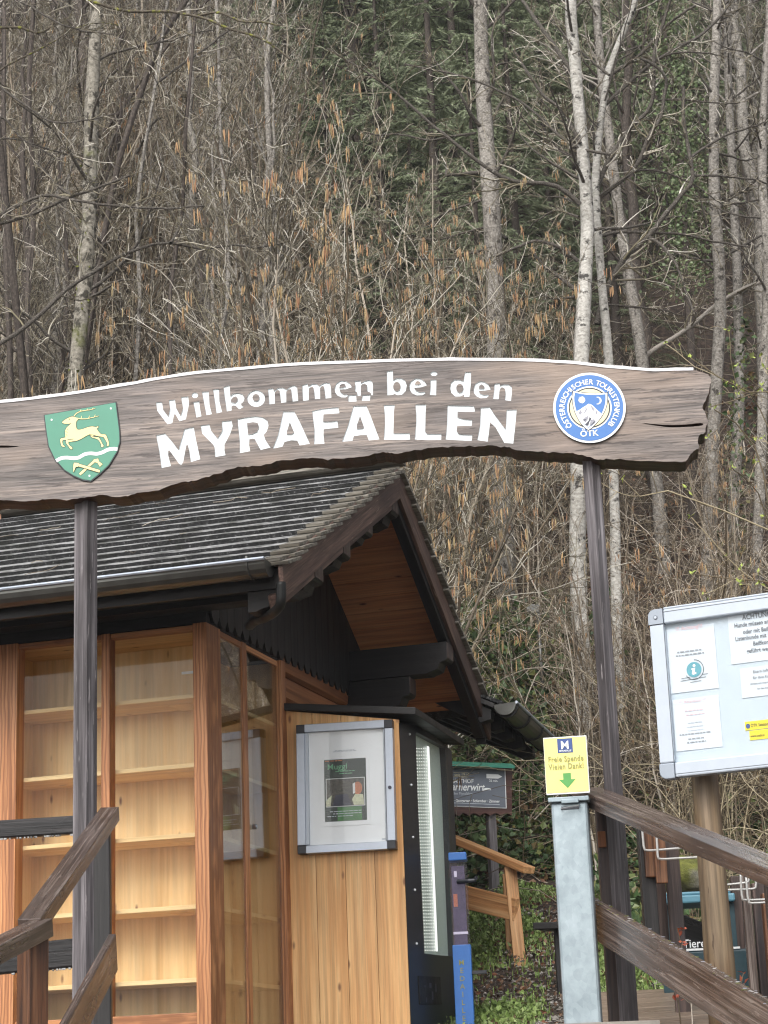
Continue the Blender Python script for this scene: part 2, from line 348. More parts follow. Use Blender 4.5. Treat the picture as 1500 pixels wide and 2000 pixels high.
    def build(s, name, parent=None, bevel=0, smooth=False, label=None, base=None):
        V = np.array(s.v, float)
        if parent is not None: org = ORG[parent.name]
        elif base is not None: org = np.array(base, float)
        else: org = np.array([*V[:, :2].mean(0), V[:, 2].min()])
        me = bpy.data.meshes.new(name); me.from_pydata((V - org).tolist(), [], s.f)
        for m_ in s.mats: me.materials.append(m_)
        me.polygons.foreach_set('material_index', s.mi)
        at_ = me.attributes.new('gc', 'FLOAT_VECTOR', 'POINT'); at_.data.foreach_set('vector', np.array(s.g, float).ravel())
        if smooth: me.polygons.foreach_set('use_smooth', [True] * len(me.polygons))
        o = bpy.data.objects.new(name, me); COL.objects.link(o); ORG[o.name] = org
        if parent is not None: o.parent = parent
        else: o.location = org
        if bevel:
            b = o.modifiers.new('b', 'BEVEL'); b.width = bevel; b.segments = 2; b.limit_method = 'ANGLE'; b.angle_limit = rad(40); b.use_clamp_overlap = True
        if label: o['label'] = label
        me.update(); return o
def smoothpoly(pts, n=4, closed=True):
    P = np.array(pts, float); m = len(P); out = []
    for i in range(m if closed else m - 1):
        a, b, c, d = (P[(i - 1) % m], P[i], P[(i + 1) % m], P[(i + 2) % m]) if closed else (P[max(i - 1, 0)], P[i], P[i + 1], P[min(i + 2, m - 1)])
        for j in range(n):
            t = j / n
            out.append(.5 * ((2 * b) + (-a + c) * t + (2 * a - 5 * b + 4 * c - d) * t * t + (-a + 3 * b - 3 * c + d) * t ** 3))
    if not closed: out.append(P[-1])
    return np.array(out)
def gz(x, y):
    """height of the ground"""
    x = np.asarray(x, float); y = np.asarray(y, float)
    base = np.interp(y, [-5, 3, 9.2, 11, 13, 15, 17, 18.4, 24, 90], [0, 0, 1.78, 1.86, 2.05, 2.58, 3.17, 3.6, 7.9, 67])
    flat = np.interp(y, [-5, 3, 9.2, 11, 18.5, 24, 90], [0, 0, 1.78, 1.86, 2.2, 7.9, 67])
    w = np.clip((x - .15) / .7, 0, 1)
    z = flat * (1 - w) + base * w
    z = z + 1.15 * np.exp(-((x - .75) / .9) ** 2 - ((y - 20.1) / 1.3) ** 2)
    z = z + np.where(y > 12, np.clip((y - 12) / 8, 0, 1), 0) * (.22 * np.sin(x * 1.3 + y * .5) + .14 * np.sin(x * 2.9 - y * 1.7) + .3 * np.sin(x * .35 - y * .23))
    return z
EXPO = 0.78; HAZE = 0.0010
# ================================================================== ground
def sheet(name, x0, x1, y0, y1, nx, ny, mat, dz=0, warp=1.0, rough=0):
    xs = np.linspace(x0, x1, nx); t = np.linspace(0, 1, ny) ** warp; ys = y0 + (y1 - y0) * t
    X, Y = np.meshgrid(xs, ys); Zz = gz(X, Y) + dz
    if rough: Zz = Zz + rough * RNG.standard_normal(Zz.shape) * np.clip((Y - 12) / 10, 0, 1)
    v = np.stack([X, Y, Zz], -1).reshape(-1, 3)
    i = np.arange(nx * ny).reshape(ny, nx)
    f = np.stack([i[:-1, :-1], i[:-1, 1:], i[1:, 1:], i[1:, :-1]], -1).reshape(-1, 4)
    me = bpy.data.meshes.new(name); me.from_pydata(v.tolist(), [], f.tolist()); me.materials.append(M[mat])
    me.polygons.foreach_set('use_smooth', [True] * len(f))
    o = bpy.data.objects.new(name, me); COL.objects.link(o); return o
tag(sheet('hillside', -60, 60, -5, 95, 260, 240, 'soil', 0, 1.4, .06), kind='structure')
# ================================================================== welcome sign on its two posts
UG = V3(math.cos(rad(6)), -math.sin(rad(6)), 0); NG = V3(-math.sin(rad(6)), -math.cos(rad(6)), 0)   # along the gate / towards the viewer
GP = at(168, 980, 9.5)
SF = GP + NG * .10                                                                                   # sign face plane
def sp(x, y, off=0.): return on(x, y, SF + NG * off, NG)
gate = thing('welcome_sign', 'long carved live-edge wooden welcome board on two tall weathered posts', 'sign', (GP[0] + 1.2, GP[1] - .1, float(gz(.2, 9.4))))
DEP = -NG * .16
top = [(-150, 806), (-70, 794), (0, 786), (60, 779), (150, 768), (250, 751), (330, 737), (450, 722), (600, 711), (750, 706), (880, 703), (1020, 704), (1120, 710), (1200, 718), (1280, 723), (1366, 722)]
rest = [(1383, 731), (1389, 742), (1386, 756), (1384, 768), (1377, 784), (1372, 796), (1377, 806), (1380, 816), (1383, 824), (1378, 836), (1377, 846), (1366, 850), (1363, 862), (1365, 874), (1352, 884), (1341, 899), (1330, 902), (1250, 900), (1190, 896), (1168, 897), (1130, 888), (1100, 884), (1050, 882), (1010, 879), (985, 873), (945, 871), (900, 872), (875, 873), (810, 880), (770, 886), (748, 884), (700, 893), (650, 896), (600, 895), (550, 900), (500, 910), (465, 913), (425, 925), (385, 937), (355, 942), (300, 958), (262, 965), (240, 970), (200, 968), (165, 971), (130, 976), (95, 974), (60, 979), (0, 977), (-70, 990), (-150, 1004)]
def jit(pts, a):
    p = smoothpoly(pts, 5, False); r = RNG.standard_normal(len(p)) * a; r[0] = r[-1] = 0
    p[:, 1] += r; return p
topc = jit(top, .5); restc = jit(rest, .9)
outer = [sp(*q) for q in np.concatenate([topc[:-1], restc])]
C1, C2, C3, C4, C5 = (290, 740), (430, 730), (590, 720), (730, 710), (840, 710)
def ell(cx, cy, rx, ry, n=18): return [(cx + rx * math.cos(2 * math.pi * i / n), cy + ry * math.sin(2 * math.pi * i / n)) for i in range(n)]
def outl(pts, d):
    """outline moved outwards by d"""
    P = np.array(pts, float); x, y = P[:, 0], P[:, 1]; sg = np.sign((x * np.roll(y, -1) - np.roll(x, -1) * y).sum())
    T = np.roll(P, -1, 0) - np.roll(P, 1, 0); T /= np.linalg.norm(T, axis=1)[:, None]; N_ = np.stack([T[:, 1], -T[:, 0]], 1) * sg
    return P + N_ * d
# letters: (crop origin, rounded?, outline, counters)
LET = [
 (C1, 0, [(112,345),(195,342),(212,455),(292,556),(320,440),(300,312),(385,305),(402,430),(470,548),(508,430),(480,265),(580,260),(590,370),(545,590),(455,618),(395,515),(372,520),(345,645),(280,662),(130,465)], []),
 (C1, 0, [(660,340),(740,330),(752,440),(772,545),(705,565),(682,450)], []),
 (C1, 0, ell(680,240,43,38), []),
 (C1, 0, [(785,190),(880,185),(890,380),(925,515),(850,530),(820,360)], []),
 (C1, 0, [(950,155),(1030,150),(1035,330),(1075,485),(1000,502),(975,330)], []),
 (C1, 0, [(1102,120),(1185,95),(1195,255),(1240,222),(1310,210),(1375,230),(1403,285),(1385,335),(1352,362),(1360,395),(1395,410),(1330,440),(1285,395),(1250,383),(1212,402),(1215,460),(1150,475),(1125,300)], [[(1208,345),(1205,305),(1235,267),(1280,252),(1308,280),(1308,322),(1270,355)]]),
 (C2, 0, ell(527,363,127,118,24), [ell(525,350,55,58,16)]),
 (C2, 0, [(702,225),(775,215),(785,260),(850,212),(910,205),(950,225),(975,238),(1030,190),(1080,172),(1125,200),(1130,290),(1140,395),(1065,405),(1050,290),(1040,225),(1000,225),(965,260),(965,415),(895,425),(880,300),(870,240),(830,235),(795,275),(798,435),(722,445),(715,330)], []),
 (C3, 0, [(5,245),(80,222),(90,265),(150,228),(210,225),(250,258),(300,225),(350,205),(405,220),(420,290),(425,425),(345,435),(335,330),(320,255),(290,250),(258,285),(262,440),(190,445),(180,330),(165,265),(130,262),(95,290),(92,460),(15,470)], []),
 (C3, 0, [(480,300),(500,225),(560,182),(640,185),(700,225),(725,270),(640,298),(545,302),(560,350),(610,385),(662,378),(668,398),(640,417),(580,418),(520,390),(490,350)], [[(542,285),(550,238),(590,215),(630,225),(645,262),(600,280)]]),
 (C3, 0, [(770,185),(855,180),(860,215),(910,190),(970,172),(1020,180),(1035,240),(1035,385),(1014,388),(1008,350),(960,330),(955,240),(920,215),(880,225),(858,250),(855,393),(815,396),(808,345),(780,330),(785,250)], []),
 (C3, 0, [(680,395),(790,387),(795,478),(680,480)], []),
 (C3, 0, [(885,392),(1000,386),(990,465),(875,468)], []),
 (C4, 0, [(195,115),(278,105),(280,250),(330,220),(400,218),(455,250),(480,320),(465,400),(415,450),(350,460),(300,440),(280,455),(200,465)], [ell(338,338,58,73,16)]),
 (C4, 0, [(525,320),(550,260),(610,222),(680,225),(740,265),(775,318),(690,345),(590,352),(615,400),(670,425),(745,420),(755,435),(710,460),(630,462),(560,430),(530,380)], [[(600,308),(612,267),(645,250),(683,270),(690,298),(650,315)]]),
 (C4, 0, ell(882,148,47,30), []),
 (C4, 0, [(832,240),(915,235),(912,350),(910,462),(825,458),(835,340)], []),
 (C5, 0, [(515,130),(598,130),(590,330),(572,485),(500,488),(495,455),(440,478),(370,478),(315,430),(295,360),(310,280),(360,240),(430,240),(490,265),(500,200)], [ell(435,362,56,70,16)]),
 (C5, 0, [(640,370),(665,300),(720,265),(790,270),(850,310),(885,378),(800,392),(710,395),(725,440),(780,465),(850,460),(860,475),(820,500),(740,505),(680,475),(645,430)], [[(714,373),(717,322),(755,300),(798,330),(798,370)]]),
 (C5, 0, [(945,300),(1020,292),(1020,330),(1080,310),(1150,312),(1195,345),(1195,420),(1182,545),(1100,535),(1110,440),(1100,370),(1070,345),(1035,350),(1015,385),(1000,520),(925,518),(940,400)], []),
 (C1, 0, [(115,828),(240,800),(340,915),(440,1045),(480,915),(530,735),(660,705),(690,880),(755,1175),(622,1215),(600,1050),(575,962),(550,975),(505,1215),(480,1255),(455,1245),(310,1045),(285,1050),(285,1120),(325,1275),(195,1303),(160,1050)], []),
 (C1, 0, [(765,685),(890,668),(915,760),(1010,875),(1075,780),(1085,740),(1075,625),(1215,610),(1230,690),(1190,810),(1110,960),(1110,1050),(1125,1115),(980,1140),(970,1000),(950,960),(790,800)], []),
 (C2, 0, [(255,665),(400,640),(520,625),(620,640),(690,690),(705,760),(680,840),(635,895),(660,970),(735,1080),(595,1112),(510,955),(470,945),(425,955),(420,1040),(437,1130),(290,1160),(290,990),(270,800)], [[(390,720),(480,705),(550,715),(572,780),(545,850),(470,885),(405,890)]]),
 (C2, 0, [(925,555),(1085,555),(1160,700),(1310,1025),(1165,1045),(1130,975),(1040,970),(940,995),(910,1065),(775,1095),(850,900),(900,680)], [[(1020,705),(1085,855),(1050,890),(975,890),(975,840)]]),
 (C3, 0, [(150,620),(300,590),(530,568),(545,650),(400,658),(310,668),(305,780),(420,780),(515,765),(528,862),(420,872),(312,885),(310,980),(325,1095),(180,1105),(185,900)], []),
 (C3, 0, [(755,550),(940,545),(1000,690),(1130,1035),(980,1048),(950,970),(860,970),(755,985),(735,1055),(590,1068),(680,820)], [[(850,690),(910,860),(880,880),(800,885),(800,820)]]),
 (C4, 0, [(148,610),(305,608),(290,720),(285,1025),(525,1025),(530,1110),(350,1115),(150,1115),(165,900),(165,760)], []),
 (C4, 0, [(612,605),(765,602),(755,720),(750,1000),(780,1035),(990,1035),(985,1115),(800,1118),(605,1110),(625,860),(625,740)], []),
 (C5, 0, [(258,615),(450,622),(640,625),(655,700),(520,705),(400,700),(398,790),(500,820),(615,830),(605,912),(480,908),(392,915),(385,990),(420,1040),(620,1050),(605,1130),(400,1120),(230,1110),(250,900)], []),
 (C5, 0, [(745,650),(870,640),(940,750),(1100,965),(1115,900),(1125,680),(1265,675),(1240,950),(1215,1170),(1090,1160),(960,930),(875,855),(860,1000),(840,1140),(695,1120),(735,900)], []),
]
holes, floors, islands = [], [], []
for (ox, oy), rd, out, cs in LET:
    out = outl(out, 3.0); cs = [outl(c_, -3.0) for c_ in cs]
    def tx(pp, off=0.): return [sp(ox + x / 7.5, oy + y / 7.5, off) for x, y in pp]
    holes.append(tx(out)); floors.append((tx(out), [tx(c) for c in cs])); islands += [tx(c) for c in cs]
crack = smoothpoly([(1252, 826), (1300, 830), (1340, 829), (1369, 826), (1371, 831), (1340, 834), (1300, 834)], 3)
crackp = [sp(*q) for q in crack]
AXG = [UG, Z, -NG]
mb = MB()
crack2 = [sp(*q) for q in smoothpoly([(-40, 869.5), (0, 870), (24, 870.5), (37, 872), (22, 874), (0, 874.5), (-40, 874)], 3)]
mb.flat(outer, 'sign', holes + [crackp, crack2], AXG)
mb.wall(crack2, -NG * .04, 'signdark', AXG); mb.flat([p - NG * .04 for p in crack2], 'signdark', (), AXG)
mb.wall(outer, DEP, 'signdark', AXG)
mb.flat([p + DEP for p in outer], 'sign', (), AXG)
for i_ in islands: mb.flat(i_, 'sign', (), AXG); mb.wall(i_, -NG * .006, 'letter')
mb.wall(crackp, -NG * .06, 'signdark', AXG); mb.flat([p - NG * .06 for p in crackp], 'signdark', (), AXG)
mb.build('board', gate)
mb = MB()
for h, (fl, cs) in zip(holes, floors):
    mb.wall(h, -NG * .006, 'letter')
    mb.flat([p - NG * .0055 for p in fl], 'letter', [[p - NG * .0055 for p in c] for c in cs])
mb.build('lettering', gate)
mb = MB()
tc = smoothpoly(topc[::2], 2, False); n = len(tc)
off = -3.2 + RNG.standard_normal(n) * .35
fr = [sp(x, y + 1.2, .004) for x, y in tc]; ft = [sp(x, y + o, .004) for (x, y), o in zip(tc, off - 1.2)]
bk = [p - NG * .165 for p in ft]; bb = [p - NG * .205 for p in fr]
vs = fr + ft + bk + bb
fs = [(i + a * n, i + 1 + a * n, i + 1 + b * n, i + b * n) for i in range(n - 1) for a, b in ((0, 1), (1, 2), (2, 3), (3, 0))]
mb.add(vs, fs, 'cap', AXG); mb.build('top_strip', gate)  # white strip along the top edge of the board
def gpost(xt, yt, xb, yb, w, d, rot, name='post', mat='post'):
    m = MB(); P = GP + NG * .0
    a = on(xt, yt, P, NG); b = on(xb, yb, P, NG); b = a + (b - a) * ((a[2] - gz(a[0], a[1]) + .25) / (a[2] - b[2])); b[0:2] = a[0:2]
    m.board(b, a, w, d, mat, up=V3(math.sin(rad(rot)), -math.cos(rad(rot)), 0)); return m.build(name, gate, bevel=.003)
gpost(168, 955, 168, 1900, .084, .074, -34)
gpost(1154, 890, 1225, 1990, .062, .058, 40)
# ------------------------------------------------------------------ coat of arms on the sign
def layer(mb, pts, mat, k, base=0, n=0, th=.0007):
    p = smoothpoly(pts, n) if n else pts
    mb.prism([sp(x, y, base + k * .0008) for x, y in p], -NG * th, mat)
def z8(x, y): return 80 + x / 8.824, 770 + y / 8.824
sh = [(45,355),(660,245),(1300,130),(1365,640),(1370,820),(1320,1000),(1180,1230),(1020,1385),(860,1510),(720,1490),(560,1420),(400,1320),(230,1130),(120,900),(75,600)]
arms = thing('coat_of_arms', 'green shield with leaping yellow stag, screwed on the left end of the welcome board', 'emblem', sp(*z8(860, 1510)))
mb = MB(); mb.prism([sp(*z8(*q), .008) for q in sh], -NG * .0085, 'rim'); mb.build('shield', arms, bevel=.001)
cx, cy = 705, 800
mb = MB(); layer(mb, [z8(cx + (x - cx) * .972, cy + (y - cy) * .972 - 6) for x, y in sh], 'green', 0, .0095); mb.build('field', arms)
def stroke(pts, ws, n=6):
    P = smoothpoly(pts, n, False); W = np.interp(np.linspace(0, 1, len(P)), np.linspace(0, 1, len(ws)), ws)
    T = np.gradient(P, axis=0); T /= np.linalg.norm(T, axis=1)[:, None]; N_ = np.stack([-T[:, 1], T[:, 0]], 1)
    return np.concatenate([P + N_ * W[:, None] / 2, (P - N_ * W[:, None] / 2)[::-1]])
body = [(365,480),(430,430),(500,395),(560,385),(600,410),(640,435),(610,465),(605,540),(625,605),(700,605),(800,570),(880,555),(945,565),(985,550),(985,578),(962,590),(990,640),(1040,690),(1110,695),(1140,750),(1165,820),(1165,885),(1135,888),(1138,835),(1100,770),(1070,735),(1000,725),(900,700),(840,690),(760,730),(690,770),(620,800),(560,810),(470,820),(450,800),(430,790),(415,650),(440,580),(480,540),(520,500),(470,510),(400,505)]
mb = MB()
legs = [[(840,700),(880,700),(940,735),(995,745),(1030,800),(1055,850),(1078,885),(1065,908),(1035,903),(1035,862),(1000,800),(960,768),(880,745)],
        [(450,745),(345,762),(335,810),(350,880),(385,908),(412,898),(378,870),(372,795),(445,782)],
        [(430,800),(440,850),(480,905),(510,945),(540,942),(532,912),(500,890),(470,840),(482,815)]]
ant = [([(570,378),(610,330),(680,295),(770,278),(860,265),(935,243)], [16, 12, 12, 10, 8]), ([(590,405),(680,422),(780,422),(880,402),(995,373)], [16, 13, 11, 8])]
tines = [((682,297),(690,262)), ((792,277),(802,250)), ((882,262),(898,235)), ((690,420),(702,372)), ((822,415),(838,370)), ((922,392),(935,350))]
for l_ in legs: layer(mb, [z8(*q) for q in outl(smoothpoly(l_, 3), 8)], 'ink', 1, .0095); 
layer(mb, [z8(*q) for q in outl(smoothpoly(body, 3), 8)], 'ink', 1.3, .0095)
for l_ in legs: layer(mb, [z8(*q) for q in smoothpoly(l_, 3)], 'gold', 2.6, .0095)
layer(mb, [z8(*q) for q in smoothpoly(body, 3)], 'gold', 3.2, .0095)
for p_, w_ in ant: layer(mb, [z8(*q) for q in stroke(p_, [w + 8 for w in w_])], 'ink', 1.6, .0095); layer(mb, [z8(*q) for q in stroke(p_, w_)], 'gold', 3, .0095)
for a, b in tines: layer(mb, [z8(*q) for q in stroke([a, b], [12, 7], 2)], 'gold', 3.9, .0095)
layer(mb, [z8(*q) for q in ell(490, 428, 12, 8, 8)], 'ink', 4.2, .0095)
for l_ in ([(455,780),(540,775),(560,768)], [(430,690),(455,720)], [(425,640),(460,660)], [(445,590),(470,620)], [(845,705),(900,725),(970,735)]):
    layer(mb, [z8(*q) for q in stroke(l_, [7, 5], 2)], 'ink', 4.4, .0095)
mb.build('stag', arms)
mb = MB(); layer(mb, [z8(*q) for q in stroke([(262,1148),(350,1102),(450,1092),(560,1102),(650,1090),(750,1036),(850,1018),(960,1026),(1060,1000),(1150,956),(1240,940),(1318,944)], [60, 58, 60])], 'white', 1, .0095); mb.build('river_band', arms)
mb = MB()
for k_, c_, e in ((1.2, 'ink', 14), (2.6, 'gold', 0)):
    layer(mb, [z8(*q) for q in stroke([(668,1382),(800,1262),(940,1130)], [40 + e, 40 + e], 2)], c_, k_, .0095)
    layer(mb, [z8(*q) for q in outl([(905,1125),(985,1108),(1000,1158),(1062,1205),(1015,1250),(972,1180),(920,1172)], e / 2)], c_, k_ + .5, .0095)
    layer(mb, [z8(*q) for q in stroke([(600,1205),(1012,1328)], [44 + e, 44 + e], 2)], c_, k_ + 3, .0095)
    layer(mb, [z8(*q) for q in outl([(572,1180),(648,1185),(640,1250),(598,1252),(585,1290),(560,1345),(553,1280),(560,1210)], e / 2)], c_, k_ + 3.5, .0095)
mb.build('crossed_tools', arms)
for q in ((183,440),(1205,245),(835,1405)): mb = MB(); layer(mb, [z8(*w) for w in ell(*q, 17, 17, 10)], 'white', 1.5, .0095); mb.build('screw', arms)
# ------------------------------------------------------------------ round club badge on the sign
def z9(x, y): return 1070 + x / 8.824, 720 + y / 8.824
badge = thing('club_badge', 'round blue and white hiking club badge reading ÖTK on the welcome board', 'emblem', sp(*z9(717, 1300)))
BC = (717, 675)
def disc(r, n=48, c=BC): return [z9(*q) for q in ell(c[0], c[1], r, r * .967, n)]
mb = MB(); mb.prism([sp(*q, .014) for q in disc(626, 64)], -NG * .0145, 'white', side='rim'); mb.build('rim', badge)
mb = MB(); layer(mb, disc(585, 64), 'otkblue', 0, .0155); mb.build('disc', badge)
mb = MB()
layer(mb, disc(384), 'white', 1, .0155); layer(mb, disc(358), 'ink', 2, .0155); layer(mb, disc(338), 'cream', 3, .0155)
shp = smoothpoly([(440,385),(560,412),(720,428),(880,428),(1020,418)], 3, False).tolist() + smoothpoly([(1022,430),(1020,560),(990,690),(930,810),(840,930),(760,1010),(697,1054)], 3, False).tolist() + smoothpoly([(680,1040),(600,970),(530,870),(470,740),(435,600),(425,480)], 3, False).tolist()
def sc(P, f, c=(722, 660)): return [(c[0] + (x - c[0]) * f, c[1] + (y - c[1]) * f) for x, y in P]
layer(mb, [z9(*q) for q in sc(shp, 1.05)], 'ink', 4, .0155); layer(mb, [z9(*q) for q in sc(shp, 1.01)], 'white', 5, .0155)
layer(mb, [z9(*q) for q in sc(shp, .905)], 'otkblue', 6, .0155)
mt = [(492,735),(560,700),(600,670),(650,640),(700,605),(740,612),(790,650),(830,690),(870,730),(905,755),(915,790),(850,880),(760,965),(698,1008),(640,960),(560,870),(510,790)]
layer(mb, [z9(*q) for q in mt], 'white', 7, .0155)
for q in ([(560,705),(590,760),(555,800),(530,770)], [(640,650),(680,700),(640,760),(610,790),(650,700)], [(730,615),(790,670),(800,740),(760,700)], [(820,700),(860,760),(830,800)], [(600,880),(650,830),(700,810),(690,870),(650,930)], [(740,880),(800,870),(810,930),(720,985)]):
    layer(mb, [z9(*w) for w in q], 'rock2', 8, .0155)
for q in ([(600,880),(660,870),(640,900)], [(720,830),(750,860),(715,920),(695,985),(640,965),(700,900)], [(820,880),(800,935),(735,980),(790,920)]):
    layer(mb, [z9(*w) for w in q], 'dkgrey', 9, .0155)
sun = []
for i in range(32):
    r_ = 66 if i % 2 else 48; sun.append((585 + r_ * math.cos(i * math.pi / 16), 537 + r_ * math.sin(i * math.pi / 16)))
layer(mb, [z9(*q) for q in sun], 'white', 7.5, .0155)
mo = [(860 + 66 * math.cos(a), 550 + 66 * math.sin(a)) for a in np.linspace(-2.0, 2.0, 16)] + [(836 + 60 * math.cos(a), 550 + 56 * math.sin(a)) for a in np.linspace(1.5, -1.5, 14)]
layer(mb, [z9(*q) for q in mo], 'white', 7.5, .0155)
mb.build('crest', badge)
pc = sp(*z9(*BC), .0155 + .002); ppx = np.linalg.norm(sp(*z9(BC[0] + 400, BC[1]), .017) - sp(*z9(BC[0] - 400, BC[1]), .017)) / 800
mb = MB(); word = 'ÖSTERREICHISCHER TOURISTENKLUB'
wd = {'I': .45, ' ': .62, 'T': .9, 'L': .85, 'E': .9, 'Ö': 1.12, 'O': 1.12, 'H': 1.06, 'U': 1.04, 'N': 1.06, 'C': 1.04, 'R': .98, 'K': 1., 'B': .98, 'S': .94}
tot = sum(wd[c_] for c_ in word); ang = 221.; sw = 271. / tot
for c_ in word:
    a = rad(ang - wd[c_] * sw / 2 + 2.2); ang -= wd[c_] * sw
    er = UG * math.cos(a) + Z * math.sin(a); et = UG * math.sin(a) - Z * math.cos(a)
    if c_ != ' ': mb.text(c_, 128 * ppx, pc + er * 432 * ppx, et, er, 'white', bold=.022)
mb.text('ÖTK', 150 * ppx, pc + UG * (-35 * ppx) - Z * (512 * ppx), UG, Z, 'white', bold=.02)
mb.build('lettering', badge)
# ================================================================== the hut
KU = V3(math.cos(rad(17)), -math.sin(rad(17)), 0); KV = V3(math.sin(rad(17)), math.cos(rad(17)), 0)
KO = at(410, 1600, 11.5)
AXK = {'u': [KU, KV, Z], 'v': [KV, KU, Z], 'z': [Z, KU, KV]}
def K(u, v, z): return KO + KU * u + KV * v + Z * z
def kb(mb, u0, u1, v0, v1, z0, z1, mat, g='u'):
    mb.box8([K(u0, v0, z0), K(u1, v0, z0), K(u1, v1, z0), K(u0, v1, z0), K(u0, v0, z1), K(u1, v0, z1), K(u1, v1, z1), K(u0, v1, z1)], mat, AXK[g])
FL = -1.25
hut = thing('wooden_hut', 'dark gabled timber hut with mossy shingle roof behind the welcome sign', 'hut', K(0, 1.4, FL))
VE, ZE, VA, ZA, VR, ZR, W = -.72, 1.245, 1.49, 2.39, 3.52, 1.14, .75
UL = -5.2
def rz(v): return ZE + (v - VE) * (ZA - ZE) / (VA - VE) if v <= VA else ZA + (v - VA) * (ZR - ZA) / (VR - VA)
# walls
mb = MB()
kb(mb, UL + .3, -1.34, 0, .12, FL, 1.12, 'siding', 'u')
kb(mb, UL + .3, UL + .42, .121, 2.6, FL, 1.12, 'siding', 'v')
kb(mb, UL + .3, -.1, 2.6, 2.72, FL, 1.12, 'siding', 'u')
kb(mb, UL + .3, 0, .5, 2.6, FL, FL + .1, 'black', 'u')
z = FL
while z < 1.08:                                   # rounded log siding on the gable side
    h = .165
    pr = [(0., 0.), (.022, .02), (.03, .08), (.022, .14), (0., .157)]
    v0, v1 = 1.2, 2.72
    mb.prism([K(-.1, v0, z), *[K(-.02 + a, v0, z + b) for a, b in pr], K(-.1, v0, z + .16)], KV * (v1 - v0), 'siding', AXK['v'])
    z += h
mb.build('wall', hut)
mb = MB()                                          # dark gable boarding with a notched lower edge
v = .02
while v < 2.85:
    w_ = .118; zt = rz(v) - .07; zt2 = rz(v + w_) - .07; zb = 1.135
    mb.prism([K(.02, v, zt), K(.02, v + w_, zt2), K(.02, v + w_, zb + .05), K(.02, v + w_ * .72, zb), K(.02, v + w_ * .28, zb), K(.02, v, zb + .05)], -KU * .024, 'black', AXK['z'])
    v += w_ + .004
kb(mb, UL + .3, .0, -.02, .1, 1.125, 1.42, 'black', 'u')
kb(mb, UL + .3, .0, .101, 2.6, 1.125, 1.16, 'black', 'u')
mb.build('gable_boards', hut)
# beams
mb = MB()
def purlin(v, z, w, h, u0, u1, carve=True):
    pts = [(u0, z), (u1 - .1, z), (u1 - .1, z - .0)]
    P = [(u0, z + h), (u1, z + h), (u1, z + h * .45)]
    P += [(u1 - .012, z + h * .38), (u1 - .05, z + h * .34), (u1 - .07, z + h * .12), (u1 - .12, z + .01), (u1 - .14, z)] if carve else [(u1, z)]
    P += [(u0, z)]
    mb.prism([K(a, v - w / 2, b) for a, b in P], KV * w, 'black', AXK['u'])
    kb(mb, u1 + .0005, u1 + .004, v - w / 2 + .004, v + w / 2 - .004, z + h * .47, z + h - .004, 'fence', 'z')  # paler end plate: end grain and light on the face put into colour
purlin(-.10, 1.19, .15, .2, UL + .2, W - .03); purlin(-.64, .985, .12, .18, .52, W - .04)
purlin(.42, 1.46, .13, .19, -.3, W - .03); purlin(1.45, 1.98, .14, .22, -.3, W - .03); purlin(.95, 1.745, .12, .16, -.3, W - .05)
purlin(2.62, 1.24, .16, .21, -.3, W - .03); purlin(2.60, 1.02, .15, .21, -.3, W - .3)
mb.build('roof_beam', hut, bevel=.004)
# roof: decking, shingle courses, barge boards
roof_ = None
def slope_basis(front):
    a, b = (K(0, VE, ZE), K(0, VA, ZA)) if front else (K(0, VR, ZR), K(0, VA, ZA))
    d = unit(b - a); nrm = np.cross(KU, d) if front else np.cross(d, KU)
    return a, d, nrm, np.linalg.norm(b - a)
mb = MB()
for front in (True, False):
    a, d, nrm, L = slope_basis(front)
    sf_ = .1; nb = 15
    for i in range(nb):
        s0, s1 = sf_ + (L - sf_) * i / nb, sf_ + (L - sf_) * (i + 1) / nb - .004
        c = [a + d * s - nrm * (.035 + t) + KU * u for t in (.03, 0) for s, u in ((s0, UL), (s0, W - .03), (s1, W - .03), (s1, UL))]
        mb.box8(c, 'soffit', AXK['u'])
roof = mb.build('roof', hut)
mb = MB(); me_ = MB(); ml = MB()
for front in (True, False):
    a, d, nrm, L = slope_basis(front)
    nc = 15; cl = (L + .03) / nc; nu = 70
    us = np.linspace(UL, W - .12, nu)
    for i in range(nc):
        s0 = -.06 + i * cl; s1 = min(s0 + cl + .05, L + .015)
        jz = RNG.standard_normal(nu) * .0014 + .003 * np.sin(us * 1.3 + i * 1.7); js = RNG.standard_normal(nu) * .002
        if i == 0: th = .08
        th = .034; tilt = .032
        rows = []
        for s, nn in ((s0, tilt), (s1, .002), (s0, tilt - th)):
            rows.append([a + KU * u + d * (s + (js[j] if s == s0 else 0)) + nrm * (nn + (jz[j] if s == s0 else 0)) for j, u in enumerate(us)])
        vs = rows[0] + rows[1] + rows[2]
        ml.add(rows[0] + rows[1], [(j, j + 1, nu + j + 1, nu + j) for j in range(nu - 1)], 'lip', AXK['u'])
        fs = [(2 * nu + j, 2 * nu + j + 1, j + 1, j) for j in range(nu - 1)] + [(nu + j, nu + j + 1, 2 * nu + j + 1, 2 * nu + j) for j in range(nu - 1)]
        mb.add(vs, fs, 'shingle', AXK['u'])
        # weathered gable end of the course
        for q in range(2):
            e0, e1 = W - .12, W - .005 + .035 * q + random.uniform(-.008, .008); o_ = -.021 * q; sj = random.uniform(-.006, .004)
            c = [a + KU * u + d * s + nrm * (nn + o_ - (.032 if s == s1 else 0)) for nn in (tilt - .018, tilt + .001) for s, u in ((s0 - .006 - .010 * q + sj, e0 + .001), (s0 - .006 - .010 * q + sj, e1), (s1, e1), (s1, e0 + .001))]
            me_.box8(c, 'shend', [KU, d, nrm])
mb.build('shingle_course', roof); ml.build('shingle_top', roof); me_.build('shingle_end', roof, bevel=.002)
